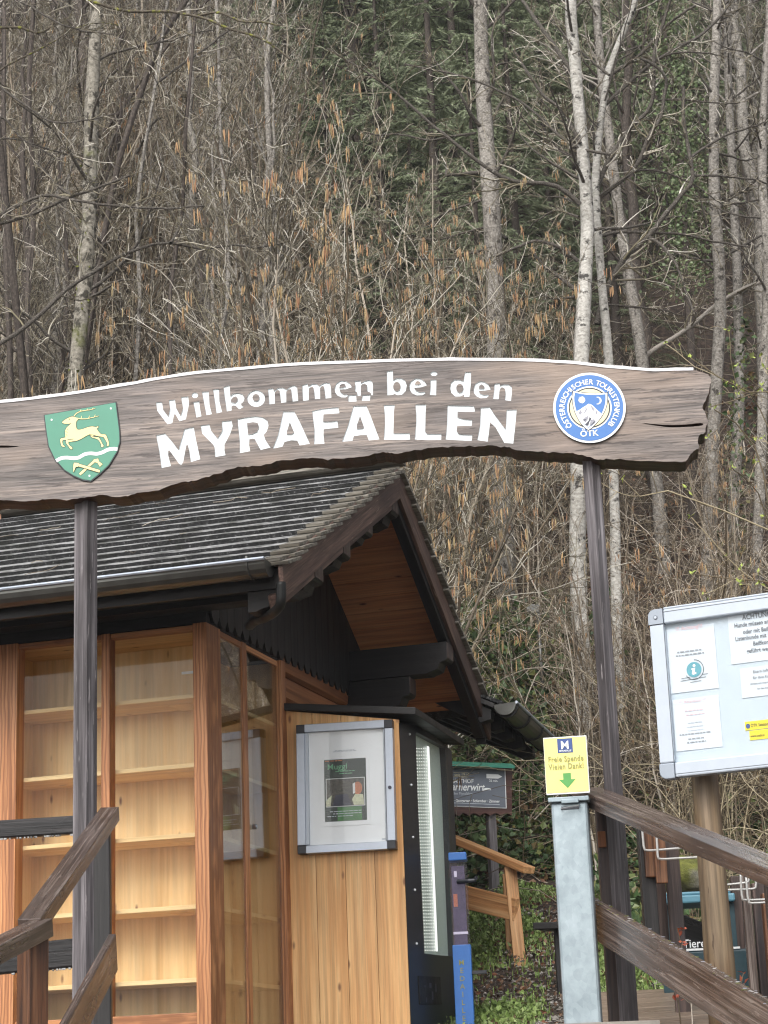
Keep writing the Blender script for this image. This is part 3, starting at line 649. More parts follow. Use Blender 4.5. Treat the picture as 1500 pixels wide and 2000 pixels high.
mb = MB(); kb(mb, UL, W + .02, VA - .09, VA + .09, ZA + .035, ZA + .055, 'shend', 'u'); mb.build('ridge_board', roof)
for front in (True, False):
    a, d, nrm, L = slope_basis(front); mb = MB()
    q = -nrm
    e = -.06 if front else -.06
    mb.prism([a + KU * W + d * e + q * .0, a + KU * W + d * L + q * .0, a + KU * W + d * (L - .18 * .52) + q * .18, a + KU * W + d * (e - .07) + q * .18], -KU * .028, 'barge', [d, nrm, KU])
    mb.prism([a + KU * (W - .03) + d * (e - .05) + q * .16, a + KU * (W - .03) + d * (L - .16 * .52) + q * .16, a + KU * (W - .03) + d * (L - .225 * .52) + q * .225, a + KU * (W - .03) + d * (e + .02) + q * .225, a + KU * (W - .03) + d * (e - .01) + q * .205, a + KU * (W - .03) + d * (e - .05) + q * .235], -KU * .07, 'black' if not front else 'barge', [d, nrm, KU])
    mb.build('barge_board', roof, bevel=.004)
# gutters
def gutter(mb, p0, p1, r, out, mat='zinc', segs=10):
    """half-round trough from p0 to p1, out = horizontal outward direction"""
    prof = [(out * math.cos(t) - Z * math.sin(t)) * r for t in np.linspace(-.12, math.pi, segs)]
    inn = [(out * math.cos(t) - Z * math.sin(t)) * (r - .006) for t in np.linspace(-.12, math.pi, segs)]
    ring = prof + inn[::-1]; n = len(ring)
    vs = [p0 + q for q in ring] + [p1 + q for q in ring]
    fs = [(i, (i + 1) % n, n + (i + 1) % n, n + i) for i in range(n)]
    mb.add(vs, fs, mat)
    bead = out * (r + .004) + Z * .006
    mb.tube([p0 + bead, p1 + bead], .011, 8, 'alu')  # brighter metal on the bead: the rim's highlight put into the colour
    for p, s_ in ((p0, 1), (p1, -1)):
        c = len(prof); mb.add([p + q for q in prof], [tuple(range(c))], mat)
mb = MB()
g0, g1 = K(UL, VE - .09, ZE - .03), K(W - .06, VE - .09, ZE - .03)
gutter(mb, g0, g1, .078, -KV)
for u in (W - .16, -1.1, -2.2, -3.3):
    mb.tube([K(u, VE - .09, ZE - .03) + (-KV * math.cos(t) - Z * math.sin(t)) * .082 for t in np.linspace(-.35, 2.6, 10)], .007, 5, 'zinc')
    mb.board(K(u, VE - .175, ZE - .02), K(u, VE - .0, ZE + .0), .03, .006, 'zinc')
mb.build('gutter', roof, smooth=False)
mb = MB()
dp = smoothpoly([on(x, y, K(0, v_, 0), KV) for x, y, v_ in ((549, 1138, VE - .09), (549, 1168, VE - .09), (546, 1184, VE - .07), (535, 1196, VE + .0), (518, 1206, VE + .15), (500, 1212, -.4), (488, 1222, -.2))], 4, False)
mb.tube(dp, .027, 10, 'darkzinc'); mb.build('downpipe', roof, smooth=True)
mb = MB(); kb(mb, UL, W - .04, VE - .005, VE + .02, ZE - .15, ZE - .035, 'black', 'u'); kb(mb, UL, W - .2, VE + .02, -.02, ZE - .02, ZE, 'black', 'u'); mb.build('eave_board', roof)
# rear wing with its own eave on the right
mb = MB()
wv0, wv1 = 3.38, 6.6
wz0, wz1 = 1.10, .99
E0, E1 = at(966, 1374, 14.4), at(1052, 1452, 15.5)
I0, I1 = E0 - KU * 1.5 + Z * .75, E1 - KU * 1.5 + Z * .75
nrm = unit(np.cross(E1 - E0, I0 - E0)); nrm = nrm if nrm[2] > 0 else -nrm
mb.box8([E0 - nrm * .03, E1 - nrm * .03, I1 - nrm * .03, I0 - nrm * .03, E0, E1, I1, I0], 'black', AXK['v'])
for i in range(6):
    t0, t1 = i / 6, min(1, (i + 1) / 6 + .02)
    a0, a1, b0, b1 = E0 + (I0 - E0) * t0, E1 + (I1 - E1) * t0, E0 + (I0 - E0) * t1, E1 + (I1 - E1) * t1
    o_ = unit(E0 - I0) * .05 * (i == 0)
    mb.box8([a0 + o_ + nrm * .012, a1 + o_ + nrm * .012, b1 + nrm * .004, b0 + nrm * .004, a0 + o_ + nrm * .04, a1 + o_ + nrm * .04, b1 + nrm * .014, b0 + nrm * .014], 'shingle', AXK['v'])
wing = mb.build('side_roof', hut)
mb = MB(); go = unit(E0 - I0) * 1.; go[2] = 0; go = unit(go)
gutter(mb, E0 + go * .075 - Z * .01, E1 + go * .075 - Z * .01, .08, go)
for t in (.03, .3, .6, .9):
    p = E0 + (E1 - E0) * t + go * .075 - Z * .01
    mb.tube([p + (go * math.cos(a) - Z * math.sin(a)) * .085 for a in np.linspace(-.3, 2.8, 10)], .008, 5, 'black')
mb.build('gutter', wing)
mb = MB()
for t in np.linspace(.03, .97, 5):
    p = E0 + (E1 - E0) * t - nrm * .09; q = I0 + (I1 - I0) * t - nrm * .09
    dd = unit(p - q)
    mb.prism([q + Z * .05, p + Z * .05, p - Z * .02, p - dd * .08 - Z * .07, q - Z * .07], unit(E1 - E0) * .08, 'black', AXK['u'])
mb.build('rafter', wing)
mb = MB(); kb(mb, -.12, 0, 2.73, 4.0, FL, 1.3, 'siding', 'v'); mb.build('wall', hut)
# ------------------------------------------------------------------ glazed display case in the front corner of the hut
case = thing('display_case', 'empty glazed corner display case with pine shelves built into the hut front', 'display case', K(-.6, .2, FL))
mb = MB()
kb(mb, -1.34, -1.19, -.04, .06, FL, 1.122, 'larch', 'z')
kb(mb, -.655, -.60, -.03, .05, FL, 1.122, 'larch', 'z')
kb(mb, -.075, .012, -.045, .17, FL, 1.124, 'larch', 'z')
kb(mb, -.01, .008, .53, .60, FL, 1.124, 'larch', 'z')
kb(mb, -.015, .03, 1.14, 1.215, FL, 1.124, 'larch', 'z')
for u0, u1 in ((-1.19, -.655), (-.60, -.075)): kb(mb, u0, u1, -.02, .04, 1.09, 1.121, 'larch', 'u'); kb(mb, u0, u1, -.02, .04, FL + .1, FL + .2, 'larch', 'u')
for v0, v1 in ((.17, .53), (.60, 1.14)): kb(mb, -.02, .004, v0, v1, 1.085, 1.12, 'larch', 'v')
fr_ = mb.build('frame', case, bevel=.004)
for u0, u1 in ((-1.19, -.655), (-.60, -.075)):
    mb = MB(); kb(mb, u0 + .001, u1 - .001, .006, .012, FL + .2, 1.09, 'glass'); mb.build('glass_pane', case)
for v0, v1 in ((.17, .53), (.60, 1.14)):
    mb = MB(); kb(mb, -.008, -.003, v0 + .001, v1 - .001, FL + .1, 1.085, 'glasside'); mb.build('glass_pane', case)
mb = MB(); c_ = K(.012, .66, .03); mb.tube([c_ - KU * .01, c_ + KU * .014], .016, 12, 'steel'); mb.tube([c_ + KU * .014, c_ + KU * .017], .010, 12, 'alu'); mb.build('lock', case)
mb = MB()                                           # pine lining
kb(mb, -1.34, -.24, .40, .42, FL, 1.12, 'pale', 'z')
kb(mb, -1.33, -1.31, .06, .40, FL, 1.12, 'pale', 'z')
kb(mb, -.36, -.34, .421, 1.3, FL, 1.12, 'pale', 'z')
kb(mb, -.34, -.02, 1.19, 1.21, FL, 1.12, 'pale', 'z')
mb.box8([K(-.24, .40, FL), K(-.10, .08, FL), K(-.085, .087, FL), K(-.225, .407, FL), K(-.24, .40, 1.12), K(-.10, .08, 1.12), K(-.085, .087, 1.12), K(-.225, .407, 1.12)], 'pale', AXK['z'])
kb(mb, -1.31, -.02, .05, .40, 1.1, 1.118, 'pale', 'u')
mb.build('lining', case)
for i, z in enumerate((.735, .335, -.06, -.46, -.86)):
    mb = MB()
    mb.prism([K(-1.31, .06, z), K(-.105, .06, z), K(-.105, .08, z), K(-.242, .398, z), K(-1.31, .398, z)], -Z * .024, 'pale', AXK['u'])
    mb.build('shelf', case, bevel=.002)
    mb = MB(); kb(mb, -.338, -.03, .20, 1.185, z - .027, z - .003, 'pale', 'v'); mb.build('shelf', case, bevel=.002)
mb = MB(); kb(mb, -.33, -.2, .395, .3985, .93, .945, 'white'); mb.build('label_strip', case)
# ------------------------------------------------------------------ poster wall = machine housing
QD = V3(math.cos(rad(9)), -math.sin(rad(9)), 0); QN = V3(-math.sin(rad(9)), -math.cos(rad(9)), 0)
QP = K(.035, 1.21, 0)
def qp(x, y, off=0.): return on(x, y, QP + QN * off, QN)
AXQ = [Z, QD, QN]
house = thing('machine_housing', 'upright pine-board housing with black lean-to cover at the right end of the hut', 'housing', K(.4, 1.5, FL))
tl, tr, br_, bl = qp(556, 1388), qp(788, 1405), qp(800, 1990), qp(566, 2000)
tr = V3(*qp(783, 1500)[:2], tr[2]); tl = V3(*qp(556, 1500)[:2], tl[2])
zb = KO[2] + FL
mb = MB()
bs = np.linspace(0, 1, 5)
for a0, a1 in zip(bs[:-1], bs[1:]):
    p0, p1 = tl + (tr - tl) * a0, tl + (tr - tl) * (a1 - .004)
    p0[2] -= .0; mb.prism([p0, p1, V3(p1[0], p1[1], zb), V3(p0[0], p0[1], zb)], -QN * .03, 'pine', AXQ)
mb.build('panel', house)
MC = tr.copy()                                     # front corner of the machine
def mp(x, y, off=0.): return on(x, y, MC + KU * off, KU)
mb = MB()
kt = Z * .02
r0, r1 = tl + QN * .035 + Z * .045 - QD * .02, tr + QN * .035 + QD * .11 + Z * .045
r1[2] = r0[2] - .085
r2, r3 = r1 + KV * 1.12 - Z * .03, r0 + KV * 1.12
mb.box8([r0 - Z * .045, r1 - Z * .045, r2 - Z * .045, r3 - Z * .045, r0, r1, r2, r3], 'black', AXK['u'])
mb.build('cover', house, bevel=.004)
vend = thing('vending_machine', 'tall black vending machine with curved lit window beside the pine housing', 'vending machine', V3(MC[0] + .1, MC[1] + .4, zb))
ztop = tr[2] - .02
win = [mp(*q) for q in smoothpoly([(812, 1432), (822, 1421), (845, 1421), (860, 1430), (869, 1455), (873, 1520), (880, 1700), (887, 1868), (860, 1866), (829, 1862), (822, 1700), (815, 1540)], 1)]
MT = np.dot(mp(893, 1700) - MC, KV)
bp = [MC + Z * (ztop - MC[2]), MC + KV * MT + Z * (ztop - MC[2]), V3(*(MC + KV * MT)[:2], zb), V3(MC[0], MC[1], zb)]
mb = MB(); mb.flat(bp, 'plastic', [win]); mb.wall(win, -KU * .10, 'plastic')
back = [p - KU * .6 + QN * 0 for p in bp]; 
mb.add(bp + back, [(0, 1, 5, 4), (1, 2, 6, 5), (2, 3, 7, 6), (4, 5, 6, 7)], 'plastic')
for y in (1434, 1533, 1635, 1738, 1843):
    c_ = mp(800 + (y - 1434) * .034, y, .003); mb.ball(c_, .008, 'white', a=8, b=4)
mb.build('body', vend)
mb = MB(); wi = [p - KU * .04 for p in win]; mb.flat(wi, 'mist'); mb.build('inner_panel', vend)
mb = MB()                                            # curved window bulging outwards
w0 = min(np.dot(p - MC, KV) for p in win); w1 = max(np.dot(p - MC, KV) for p in win)
def bulge(p): t = (np.dot(p - MC, KV) - w0) / (w1 - w0); return p + KU * (.012 + .05 * math.sin(math.pi * max(0, min(1, t))) ** .7)
nv = 10
def edge_at(y):
    ys = (1424, 1445, 1500, 1600, 1700, 1800, 1862); xl = (820, 811.5, 813, 817, 822, 826.5, 829); xr = (848, 864, 872, 876, 880, 884, 886)
    return np.interp(y, ys, xl), np.interp(y, ys, xr)
rows = []
for y in np.linspace(1423, 1864, 24):
    a, b = edge_at(y); rows.append([bulge(mp(a + (b - a) * t, y)) for t in np.linspace(0, 1, nv)])
vs = sum(rows, []); mb.add(vs, [(i * nv + j, i * nv + j + 1, (i + 1) * nv + j + 1, (i + 1) * nv + j) for i in range(23) for j in range(nv - 1)], 'mglass'); mb.build('curved_window', vend, smooth=True)
mb = MB()
for i, y in enumerate(np.linspace(1462, 1856, 62)):
    a, b = edge_at(y)
    for x, r_ in zip(np.linspace(a + 2, a + 20, 5), (.009, .009, .009, .010, .010)):
        p = mp(x, y, -.03); mb.add([p + KV * r_ * 1.1 * c_ + Z * r_ * .34 * s_ for c_, s_ in ((-1, -1), (1, -1), (1, 1), (-1, 1))], [(0, 1, 2, 3)], 'led')
    p0, p1 = mp(a + 22, y, -.055), mp(a + 26, y, -.055)
mb.build('led_light', vend)
mb = MB(); p0, p1 = mp(836, 1458, -.028), mp(853, 1858, -.028)
mb.board(p0, p1, .034, .006, 'ledbar', up=KU); mb.build('light_bar', vend)
mb = MB()
q4 = [mp(816, 1906, .001), mp(859, 1908, .001), mp(862, 1962, .001), mp(819, 1962, .001)]
mb.prism([p + KU * .004 for p in q4], -KU * .005, 'black'); c_ = sum(q4) / 4
for dx, dz, w_, h_ in ((-.12, .02, .05, .012), (.0, .03, .05, .03), (.12, .02, .03, .05), (-.1, -.06, .02, .03), (.04, -.03, .03, .05)):
    p = c_ + KU * .0055 + KV * dx + Z * dz; mb.add([p + KV * a * w_ / 2 + Z * b * h_ / 2 for a, b in ((-1, -1), (1, -1), (1, 1), (-1, 1))], [(0, 1, 2, 3)], 'dkgrey')
mb.build('coin_panel', vend, bevel=.001)
# ------------------------------------------------------------------ poster case on the panel
pcase = thing('poster_case', 'silver framed poster case with black corners on the pine housing', 'poster case', qp(675, 1668, .06))
fo = [(578, 1416), (766, 1404.5), (773, 1657.5), (581, 1668)]
def quad(m, x, y):        # bilinear on frame corners, x,y in 0..1
    a, b, c_, d_ = [np.array(q, float) for q in m]
    return (a * (1 - x) + b * x) * (1 - y) + (d_ * (1 - x) + c_ * x) * y
PO = .075
def pq(x, y, off=0.): return qp(*quad(fo, x, y), PO + off)
def pb(mb, x0, x1, y0, y1, off, th, mat): mb.prism([pq(x0, y0, off), pq(x1, y0, off), pq(x1, y1, off), pq(x0, y1, off)], -QN * th, mat, [QD, Z, QN])
mb = MB()
pb(mb, .085, .915, 0, .062, 0, .07, 'alu'); pb(mb, .085, .915, .938, 1, 0, .07, 'alu')
pb(mb, 0, .085, .066, .934, 0, .07, 'alu'); pb(mb, .915, 1, .066, .934, 0, .07, 'alu')
pb(mb, .085, .125, .066, .934, -.012, .02, 'alulight'); pb(mb, .9, .914, .066, .934, -.012, .02, 'alulight')
mb.build('frame', pcase, bevel=.003)
for x, y in ((0, 0), (.913, 0), (0, .934), (.913, .934)):
    mb = MB(); pb(mb, x, x + .087, y, y + .066, .003, .075, 'plastic'); mb.build('corner', pcase, bevel=.003)
mb = MB(); pb(mb, .1, .91, .06, .94, -.030, .02, 'caseboard'); mb.build('back_board', pcase)
mb = MB(); p = pq(.955, .525, .004); mb.tube([p - QN * .004, p + QN * .002], .011, 12, 'dkgrey'); mb.build('lock', pcase)
mb = MB(); pb(mb, .86, .90, .915, .925, -.027, .002, 'pfaint'); mb.build('maker_label', pcase)
mb = MB(); pb(mb, .126, .899, .068, .932, -.016, .003, 'glassf'); mb.build('glass_pane', pcase)
post_ = thing('poster', 'dark green event poster on white paper inside the silver poster case', 'poster', pq(.5, .85, -.04))
mb = MB(); pb(mb, .24, .75, .235, .80, -.0265, .002, 'caseboard'); mb.build('sheet', post_)
mb = MB(); X0, X1, Y0, Y1 = .285, .715, .285, .765
pb(mb, X0, X1, Y0, Y1, -.0250, .001, 'pgreen'); pb(mb, X0 + .13, X0 + .38, .655, .762, -.0242, .0008, 'pgreen2')
pb(mb, X0 + .015, X1 - .015, .432, .652, -.0241, .001, 'white'); mb.build('printed_field', post_)
mb = MB(); pb(mb, X0 + .022, X1 - .022, .437, .647, -.0232, .0008, 'pphoto')
def pp(pts, mat, off): mb.prism([pq(x, y, off) for x, y in pts], -QN * .0005, mat, [QD, Z, QN])
pp(ell(.625, .515, .048, .05, 14), 'porange', -.0226); pp([(.565, .60), (.60, .56), (.68, .565), (.69, .645), (.585, .645)], 'plight', -.0221); pp([(.575, .48), (.60, .47), (.60, .55), (.577, .56)], 'white', -.0223)
pp([(.30, .645), (.30, .60), (.36, .56), (.345, .645)], 'plight', -.0224); pp([(.36, .647), (.40, .56), (.52, .555), (.56, .647)], 'dkgrey', -.0227)
mb.build('picture', post_)
mb = MB(); pw = np.linalg.norm(pq(1, .5) - pq(0, .5))
mb.text('Muggl', .050, pq(.42, .362, -.0228), QD, Z, 'mint', bold=.004, sx=1.08)
def dash(mb, x0, x1, y, h, mat, f, off=-.0228, seed=1):
    r_ = random.Random(seed + int(y * 999)); x = x0
    while x < x1 - .005:
        w_ = min(r_.uniform(.02, .05), x1 - x); mb.add([f(x, y, off), f(x + w_, y, off), f(x + w_, y + h, off), f(x, y + h, off)], [(0, 1, 2, 3)], mat); x += w_ + .008
dash(mb, .295, .47, .292, .007, 'porange', pq); dash(mb, .40, .60, .376, .006, 'mint', pq); dash(mb, .44, .57, .394, .006, 'mint', pq)
for y, a, b in ((.685, .34, .66), (.703, .37, .66), (.722, .31, .40), (.722, .42, .58)): dash(mb, a, b, y, .006, 'pfaint', pq)
dash(mb, .40, .60, .215, .006, 'pfaint', pq, -.0272); dash(mb, .38, .62, .235 - .012, .005, 'pfaint', pq, -.0272)
mb.build('lettering', post_)
# ================================================================== medal dispenser
def ground(x, y): return V3(x, y, float(gz(x, y)))
def col_frame(px, py, Y, rot):
    P = at(px, py, Y); ex = V3(math.cos(rad(rot)), -math.sin(rad(rot)), 0); n = V3(-math.sin(rad(rot)), -math.cos(rad(rot)), 0); return P, ex, n
P, ex, n = col_frame(900, 1800, 13.0, 4)
md = thing('medal_dispenser', 'slim blue medal dispenser with clear upper section and crank beside the vending machine', 'dispenser', ground(P[0], P[1]))
def hz(y): return at(900, y, 13.0)[2]
zt, zc, zm, z0_ = hz(1664), hz(1680), hz(1845), float(gz(P[0], P[1])) - .1
def pbox(mb, P, ex, n, x0, x1, d0, d1, z0, z1, mat):
    c = [V3(*(P + ex * x - n * d)[:2], z) for z in (z0, z1) for x, d in ((x0, d0), (x1, d0), (x1, d1), (x0, d1))]
    mb.box8(c, mat, [Z, ex, n])
mb = MB(); pbox(mb, P, ex, n, -.06, .054, 0, .13, z0_, zm, 'mbody'); mb.build('body', md, bevel=.004)
mb = MB(); pbox(mb, P, ex, n, -.06, .054, 0, .13, zc, zt, 'mbody'); mb.build('cap', md, bevel=.006)
mb = MB(); pbox(mb, P, ex, n, -.057, .051, .003, .125, zm, zc, 'clear'); mb.build('clear_section', md)
mb = MB(); pbox(mb, P, ex, n, -.046, .036, .03, .11, zm, hz(1690), 'violet'); pbox(mb, P, ex, n, -.05, .04, .025, .115, hz(1824), hz(1819), 'white'); pbox(mb, P, ex, n, -.04, -.015, .022, .04, hz(1770), hz(1745), 'porange'); pbox(mb, P, ex, n, -.03, -.012, .02, .04, hz(1712), hz(1700), 'white'); mb.build('mechanism', md)
mb = MB(); hp = V3(*(P + n * .01 + ex * .01)[:2], hz(1722)); mb.tube([hp + ex * -.02, hp + ex * .05 + n * .02, hp + ex * .10 + n * .02], .014, 8, 'plastic'); mb.tube([hp + ex * .10 + n * .0 + Z * .02, hp + ex * .10 + n * .06 + Z * .01], .012, 8, 'plastic'); mb.build('crank', md)
mb = MB(); hp = V3(*(P + ex * .055)[:2], hz(1900)); mb.board(hp - n * .03, hp - n * .03 + ex * .09, .06, .02, 'plastic'); mb.build('tray', md)
mb = MB()
for c_, y in zip('MEDAILLEN', np.linspace(1885, 2010, 9)): mb.text(c_, .046, V3(*(P + n * .002 + ex * -.008)[:2], hz(y)), ex, Z, 'olive', bold=.005)
mb.build('lettering', md)
# ================================================================== inn sign
P, ex, n = col_frame(938, 1540, 17.2, -22)
def ip(x, y, off=0.): return on(x, y, P + n * off, n)
zb_ = float(gz(*ip(962, 1800)[:2]))
inn = thing('inn_signboard', 'grey and brown inn signboard with white arrow on a grey pole by the ivy bank', 'sign', V3(*ip(962, 1800)[:2], zb_))
def il(x, y): return (x, y)
xl = 800
def sk(x): return (x - 938) * .038
mb = MB()
fr_ = [(xl, 1497 + sk(xl)), (1000, 1497 + sk(1000)), (1000, 1590 + sk(1000))] + [(1000 - i * 2.5, 1590 + sk(1000) + (1.5 - 5.5 * abs(math.sin(i * 2.5 / 21 * math.pi)))) for i in range(1, 80)] + [(xl, 1590 + sk(xl))]
mb.prism([ip(x, y, 0) for x, y in fr_], -n * .05, 'brown', [ex, Z, n]); mb.build('frame', inn)
mb = MB(); mb.prism([ip(x, y + sk(x), .004) for x, y in ((xl + 8, 1501), (987, 1500), (989.5, 1577), (xl + 8, 1577))], -n * .003, 'white'); mb.build('border', inn)
mb = MB(); mb.prism([ip(x, y + sk(x), .007) for x, y in ((xl + 10, 1502.5), (985.5, 1501.5), (988, 1575.5), (xl + 10, 1575.5))], -n * .002, 'gray'); mb.build('panel', inn)
mb = MB(); a0, a1 = ip(xl - 4, 1493 + sk(xl), .09), ip(1005, 1493 + sk(1005), .09)
mb.prism([a0, a1, a1 + Z * .03 - n * .07, a0 + Z * .03 - n * .07], -Z * .022, 'tgreen'); mb.prism([a0 + Z * .03 - n * .07, a1 + Z * .03 - n * .07, a1 - n * .16, a0 - n * .16], -Z * .02, 'tgreen'); mb.build('roof', inn)
mb = MB()
def it(s, x, y, h, mat, bold=0., shear=0., sx=1., align='CENTER'): mb.text(s, h * 17.5 / 4000 / .72, ip(x, y + sk(x), .009), ex, Z, mat, align, bold, shear, sx)
it('seit 1914', 902, 1517, 6, 'cream', .0); it('GASTHOF', 902, 1530.5, 8, 'white', .012); it('Karnerwirt', 908, 1545, 15, 'white', .012, .28, .86)
it('Bei den Myrafällen', 899, 1553.5, 5, 'pfaint', 0); it('Stube · Gastgarten · Schirmbar · Zimmer', 976, 1566, 5.2, 'white', .018, 0, .95, 'RIGHT'); it('25 min.', 964, 1526, 4.6, 'white', .012)
mb.prism([ip(x, y + sk(x), .0095) for x, y in ((950, 1511), (973, 1511), (981, 1515.5), (973, 1519.5), (950, 1519.5))], -n * .001, 'white')
mb.prism([ip(x, y + sk(x), .009) for x, y in stroke([(942, 1543), (950, 1540.5), (959, 1541)], [3.4, 4.2, 3])], -n * .001, 'white')
for s_ in (-1, 1): mb.prism([ip(x, y + sk(x), .009) for x, y in stroke([(886, 1515 + 4.2 * s_), (902, 1514 + 4.2 * s_), (918, 1515 + 4.2 * s_)], [.8, .8])], -n * .001, 'cream')
mb.prism([ip(x, y + sk(x), .009) for x, y in ((878, 1569.5), (976, 1569.5), (976, 1570.7), (878, 1570.7))], -n * .001, 'pfaint')
mb.build('lettering', inn)
mb = MB(); t_ = ip(958, 1585, -.06); b_ = V3(*ip(973, 1815, -.06)[:2], zb_ - .2); b_[0:2] = t_[0:2]; mb.board(b_, t_, .07, .07, 'post', up=n); mb.build('post', inn, bevel=.006)
# ================================================================== orange railing on the path behind
mb = MB(); R0, R1 = at(820, 1612, 15.4), at(1034, 1700, 14.4)
orail = thing('path_railing', 'short new orange-brown timber railing on the grassy slope', 'railing', ground(*at(997, 1850, 14.6)[:2]))
mb.board(R0, R1, .10, .05, 'fresh'); mb.build('handrail', orail, bevel=.006)
mb = MB(); mb.board(at(830, 1732, 15.3), at(1009, 1777, 14.55), .04, .16, 'fresh'); mb.build('rail_board', orail, bevel=.005)
mb = MB(); t_ = at(996, 1692, 14.6); mb.board(V3(t_[0] + .04, t_[1], float(gz(t_[0], t_[1])) - .2), t_, .085, .085, 'fresh', up=Z * 0 + V3(0, -1, 0)); mb.build('post', orail, bevel=.006)
mb = MB(); t_ = at(988, 1707, 14.9); mb.board(V3(t_[0] - .0, t_[1], float(gz(t_[0], t_[1])) - .2), t_, .05, .05, 'fresh', up=V3(0, -1, 0)); mb.build('post', orail, bevel=.005)
# ================================================================== donation column
P, ex, n = col_frame(1110, 1560, 8.95, 8)
don = thing('donation_column', 'square galvanised steel donation column with a slot', 'donation box', ground(P[0], P[1]))
def dz(y): return at(1110, y, 8.95)[2]
px_ = 8.95 / 4000 * 1.0
mb = MB(); pbox(mb, P, ex, n, -.078, .082, 0, .13, float(gz(P[0], P[1])) - .1, dz(1566), 'galv'); mb.build('column', don, bevel=.012)
mb = MB(); pbox(mb, P, ex, n, -.088, .09, -.02, .14, dz(1566), dz(1557), 'galv'); pbox(mb, P, ex, n, -.03, .045, -.025, -.015, dz(1570), dz(1562), 'galv'); mb.build('lid', don, bevel=.003)
mb = MB(); pbox(mb, P, ex, n, -.034, .044, -.003, .0, dz(1581), dz(1575), 'plastic')
s0, s1 = V3(*(P + ex * -.032)[:2], dz(1577)), V3(*(P + ex * .046)[:2], dz(1573.5)); mb.tube([s0, s0 + n * .035 - Z * .008, s1 + n * .035 - Z * .006, s1], .0035, 6, 'steel'); mb.build('slot', don)
ysg = thing('donation_sign', 'yellow sheet sign asking for donations with a green arrow on the steel column', 'sign', P + n * .0)
tl_ = math.tan(rad(4))
def yq(x, y, off=0.):      # sheet coordinates -.5...5, 0..1 up
    w_, h_ = .190, .252
    return V3(*(P + ex * (.002 + x * w_) + n * (.022 + off))[:2], dz(1552)) + Z * (y * h_)
def yp(mb, pts, mat, off, th=.001): mb.prism([yq(x, y, off) for x, y in pts], -n * th, mat)
mb = MB(); yp(mb, [(-.5, 0), (.5, 0), (.5, 1), (-.5, 1)], 'white', 0, .012); mb.build('plate', ysg, bevel=.002)
mb = MB(); yp(mb, [(-.49, .03), (.48, .03), (.48, .985), (-.49, .985)], 'yellow', .0025); mb.build('sheet', ysg)
mb = MB(); yp(mb, [(-.18, .715), (.17, .715), (.17, .965), (-.18, .965)], 'mblue', .004)
mb.text('M', .052, yq(-.008, .78, .0062), ex, Z, 'white', bold=.008, sx=.95)
mb.text('MYRAFÄLLE', .010, yq(-.005, .735, .0062), ex, Z, 'white', bold=.02); mb.build('logo', ysg)
mb = MB(); mb.text('Freie Spende', .0345, yq(-.005, .565, .0055), ex, Z, 'olive', bold=.022, sx=.76, spacing=1.12); mb.text('Vielen Dank!', .0345, yq(-.005, .435, .0055), ex, Z, 'olive', bold=.022, sx=.76, spacing=1.12); mb.build('lettering', ysg)
mb = MB(); yp(mb, [(-.09, .36), (.09, .36), (.09, .25), (.19, .25), (0, .10), (-.19, .25), (-.09, .25)], 'agreen', .004); mb.build('arrow', ysg)
# ================================================================== information board
P, ex, n = col_frame(1280, 1350, 8.5, 26)
def bq(x, y, off=0.): return on(x, y, P + n * off, n)
c0, c1 = bq(1267, 1194), bq(1291, 1521)
H = c0[2] - c1[2]; B0 = V3(*((c0 + c1) / 2)[:2], c1[2]); WB = 1.02
def bp_(x, z, off=0.): return B0 + ex * x + Z * z + n * off
inf = thing('information_board', 'silver framed notice board with paper notices on a round log post', 'notice board', ground(*bp_(.2, 0, -.1)[:2]))
def ib(mb, x0, x1, z0, z1, off, th, mat): mb.prism([bp_(x0, z0, off), bp_(x1, z0, off), bp_(x1, z1, off), bp_(x0, z1, off)], -n * th, mat, [ex, Z, n])
fw = .062
mb = MB()
ib(mb, fw, WB - fw, H - fw, H, 0, .05, 'alulight'); ib(mb, fw, WB - fw, 0, fw, 0, .05, 'alulight'); ib(mb, 0, fw, fw, H - fw, 0, .05, 'alulight'); ib(mb, WB - fw, WB, fw, H - fw, 0, .05, 'alulight')
ib(mb, fw, WB - fw, H - .002, H + .010, -.002, .05, 'alulight'); mb.build('frame', inf, bevel=.006)
mb = MB(); ib(mb, fw, WB - fw, H - .013, H - .0105, .001, .002, 'grey'); ib(mb, fw, WB - fw, .012, .0145, .001, .002, 'grey'); ib(mb, fw - .002, fw, fw, H - fw, .001, .003, 'grey'); mb.build('groove', inf)
for x, z in ((0, 0), (0, H - fw), (WB - fw, 0), (WB - fw, H - fw)):
    mb = MB(); xa, xb = (x - .004, x + fw - .001) if x == 0 else (x + .001, x + fw + .004)
    rr = .03; sx_ = 1 if x == 0 else -1; sz_ = 1 if z == 0 else -1
    cxn = xa if x == 0 else xb; czn = z - .004 if z == 0 else z + fw + .004; far_x = xb if x == 0 else xa; far_z = z + fw - .001 if z == 0 else z + .001
    pts = [(cxn + sx_ * rr * (1 - math.sin(a)), czn + sz_ * rr * (1 - math.cos(a))) for a in np.linspace(0, math.pi / 2, 7)] + [(cxn, far_z), (far_x, far_z), (far_x, czn)]
    mb.prism([bp_(a, b, .004) for a, b in pts], -n * .056, 'aludark'); mb.build('corner', inf, bevel=.004)
    if x == 0 and z > 0: mb = MB(); p = bp_(x + .03, z + .03, .006); mb.tube([p - n * .003, p + n * .001], .009, 12, 'grey'); mb.tube([p - n * .002, p + n * .003], .006, 12, 'alu'); mb.build('lock', inf)
mb = MB(); ib(mb, fw * .8, WB - fw * .8, fw * .8, H - fw * .8, -.032, .012, 'board'); mb.build('back_board', inf)
mb = MB(); ib(mb, fw + .0005, WB - fw - .0005, fw, H - fw, -.010, .003, 'glassf'); mb.build('glass_pane', inf)
mb = MB()
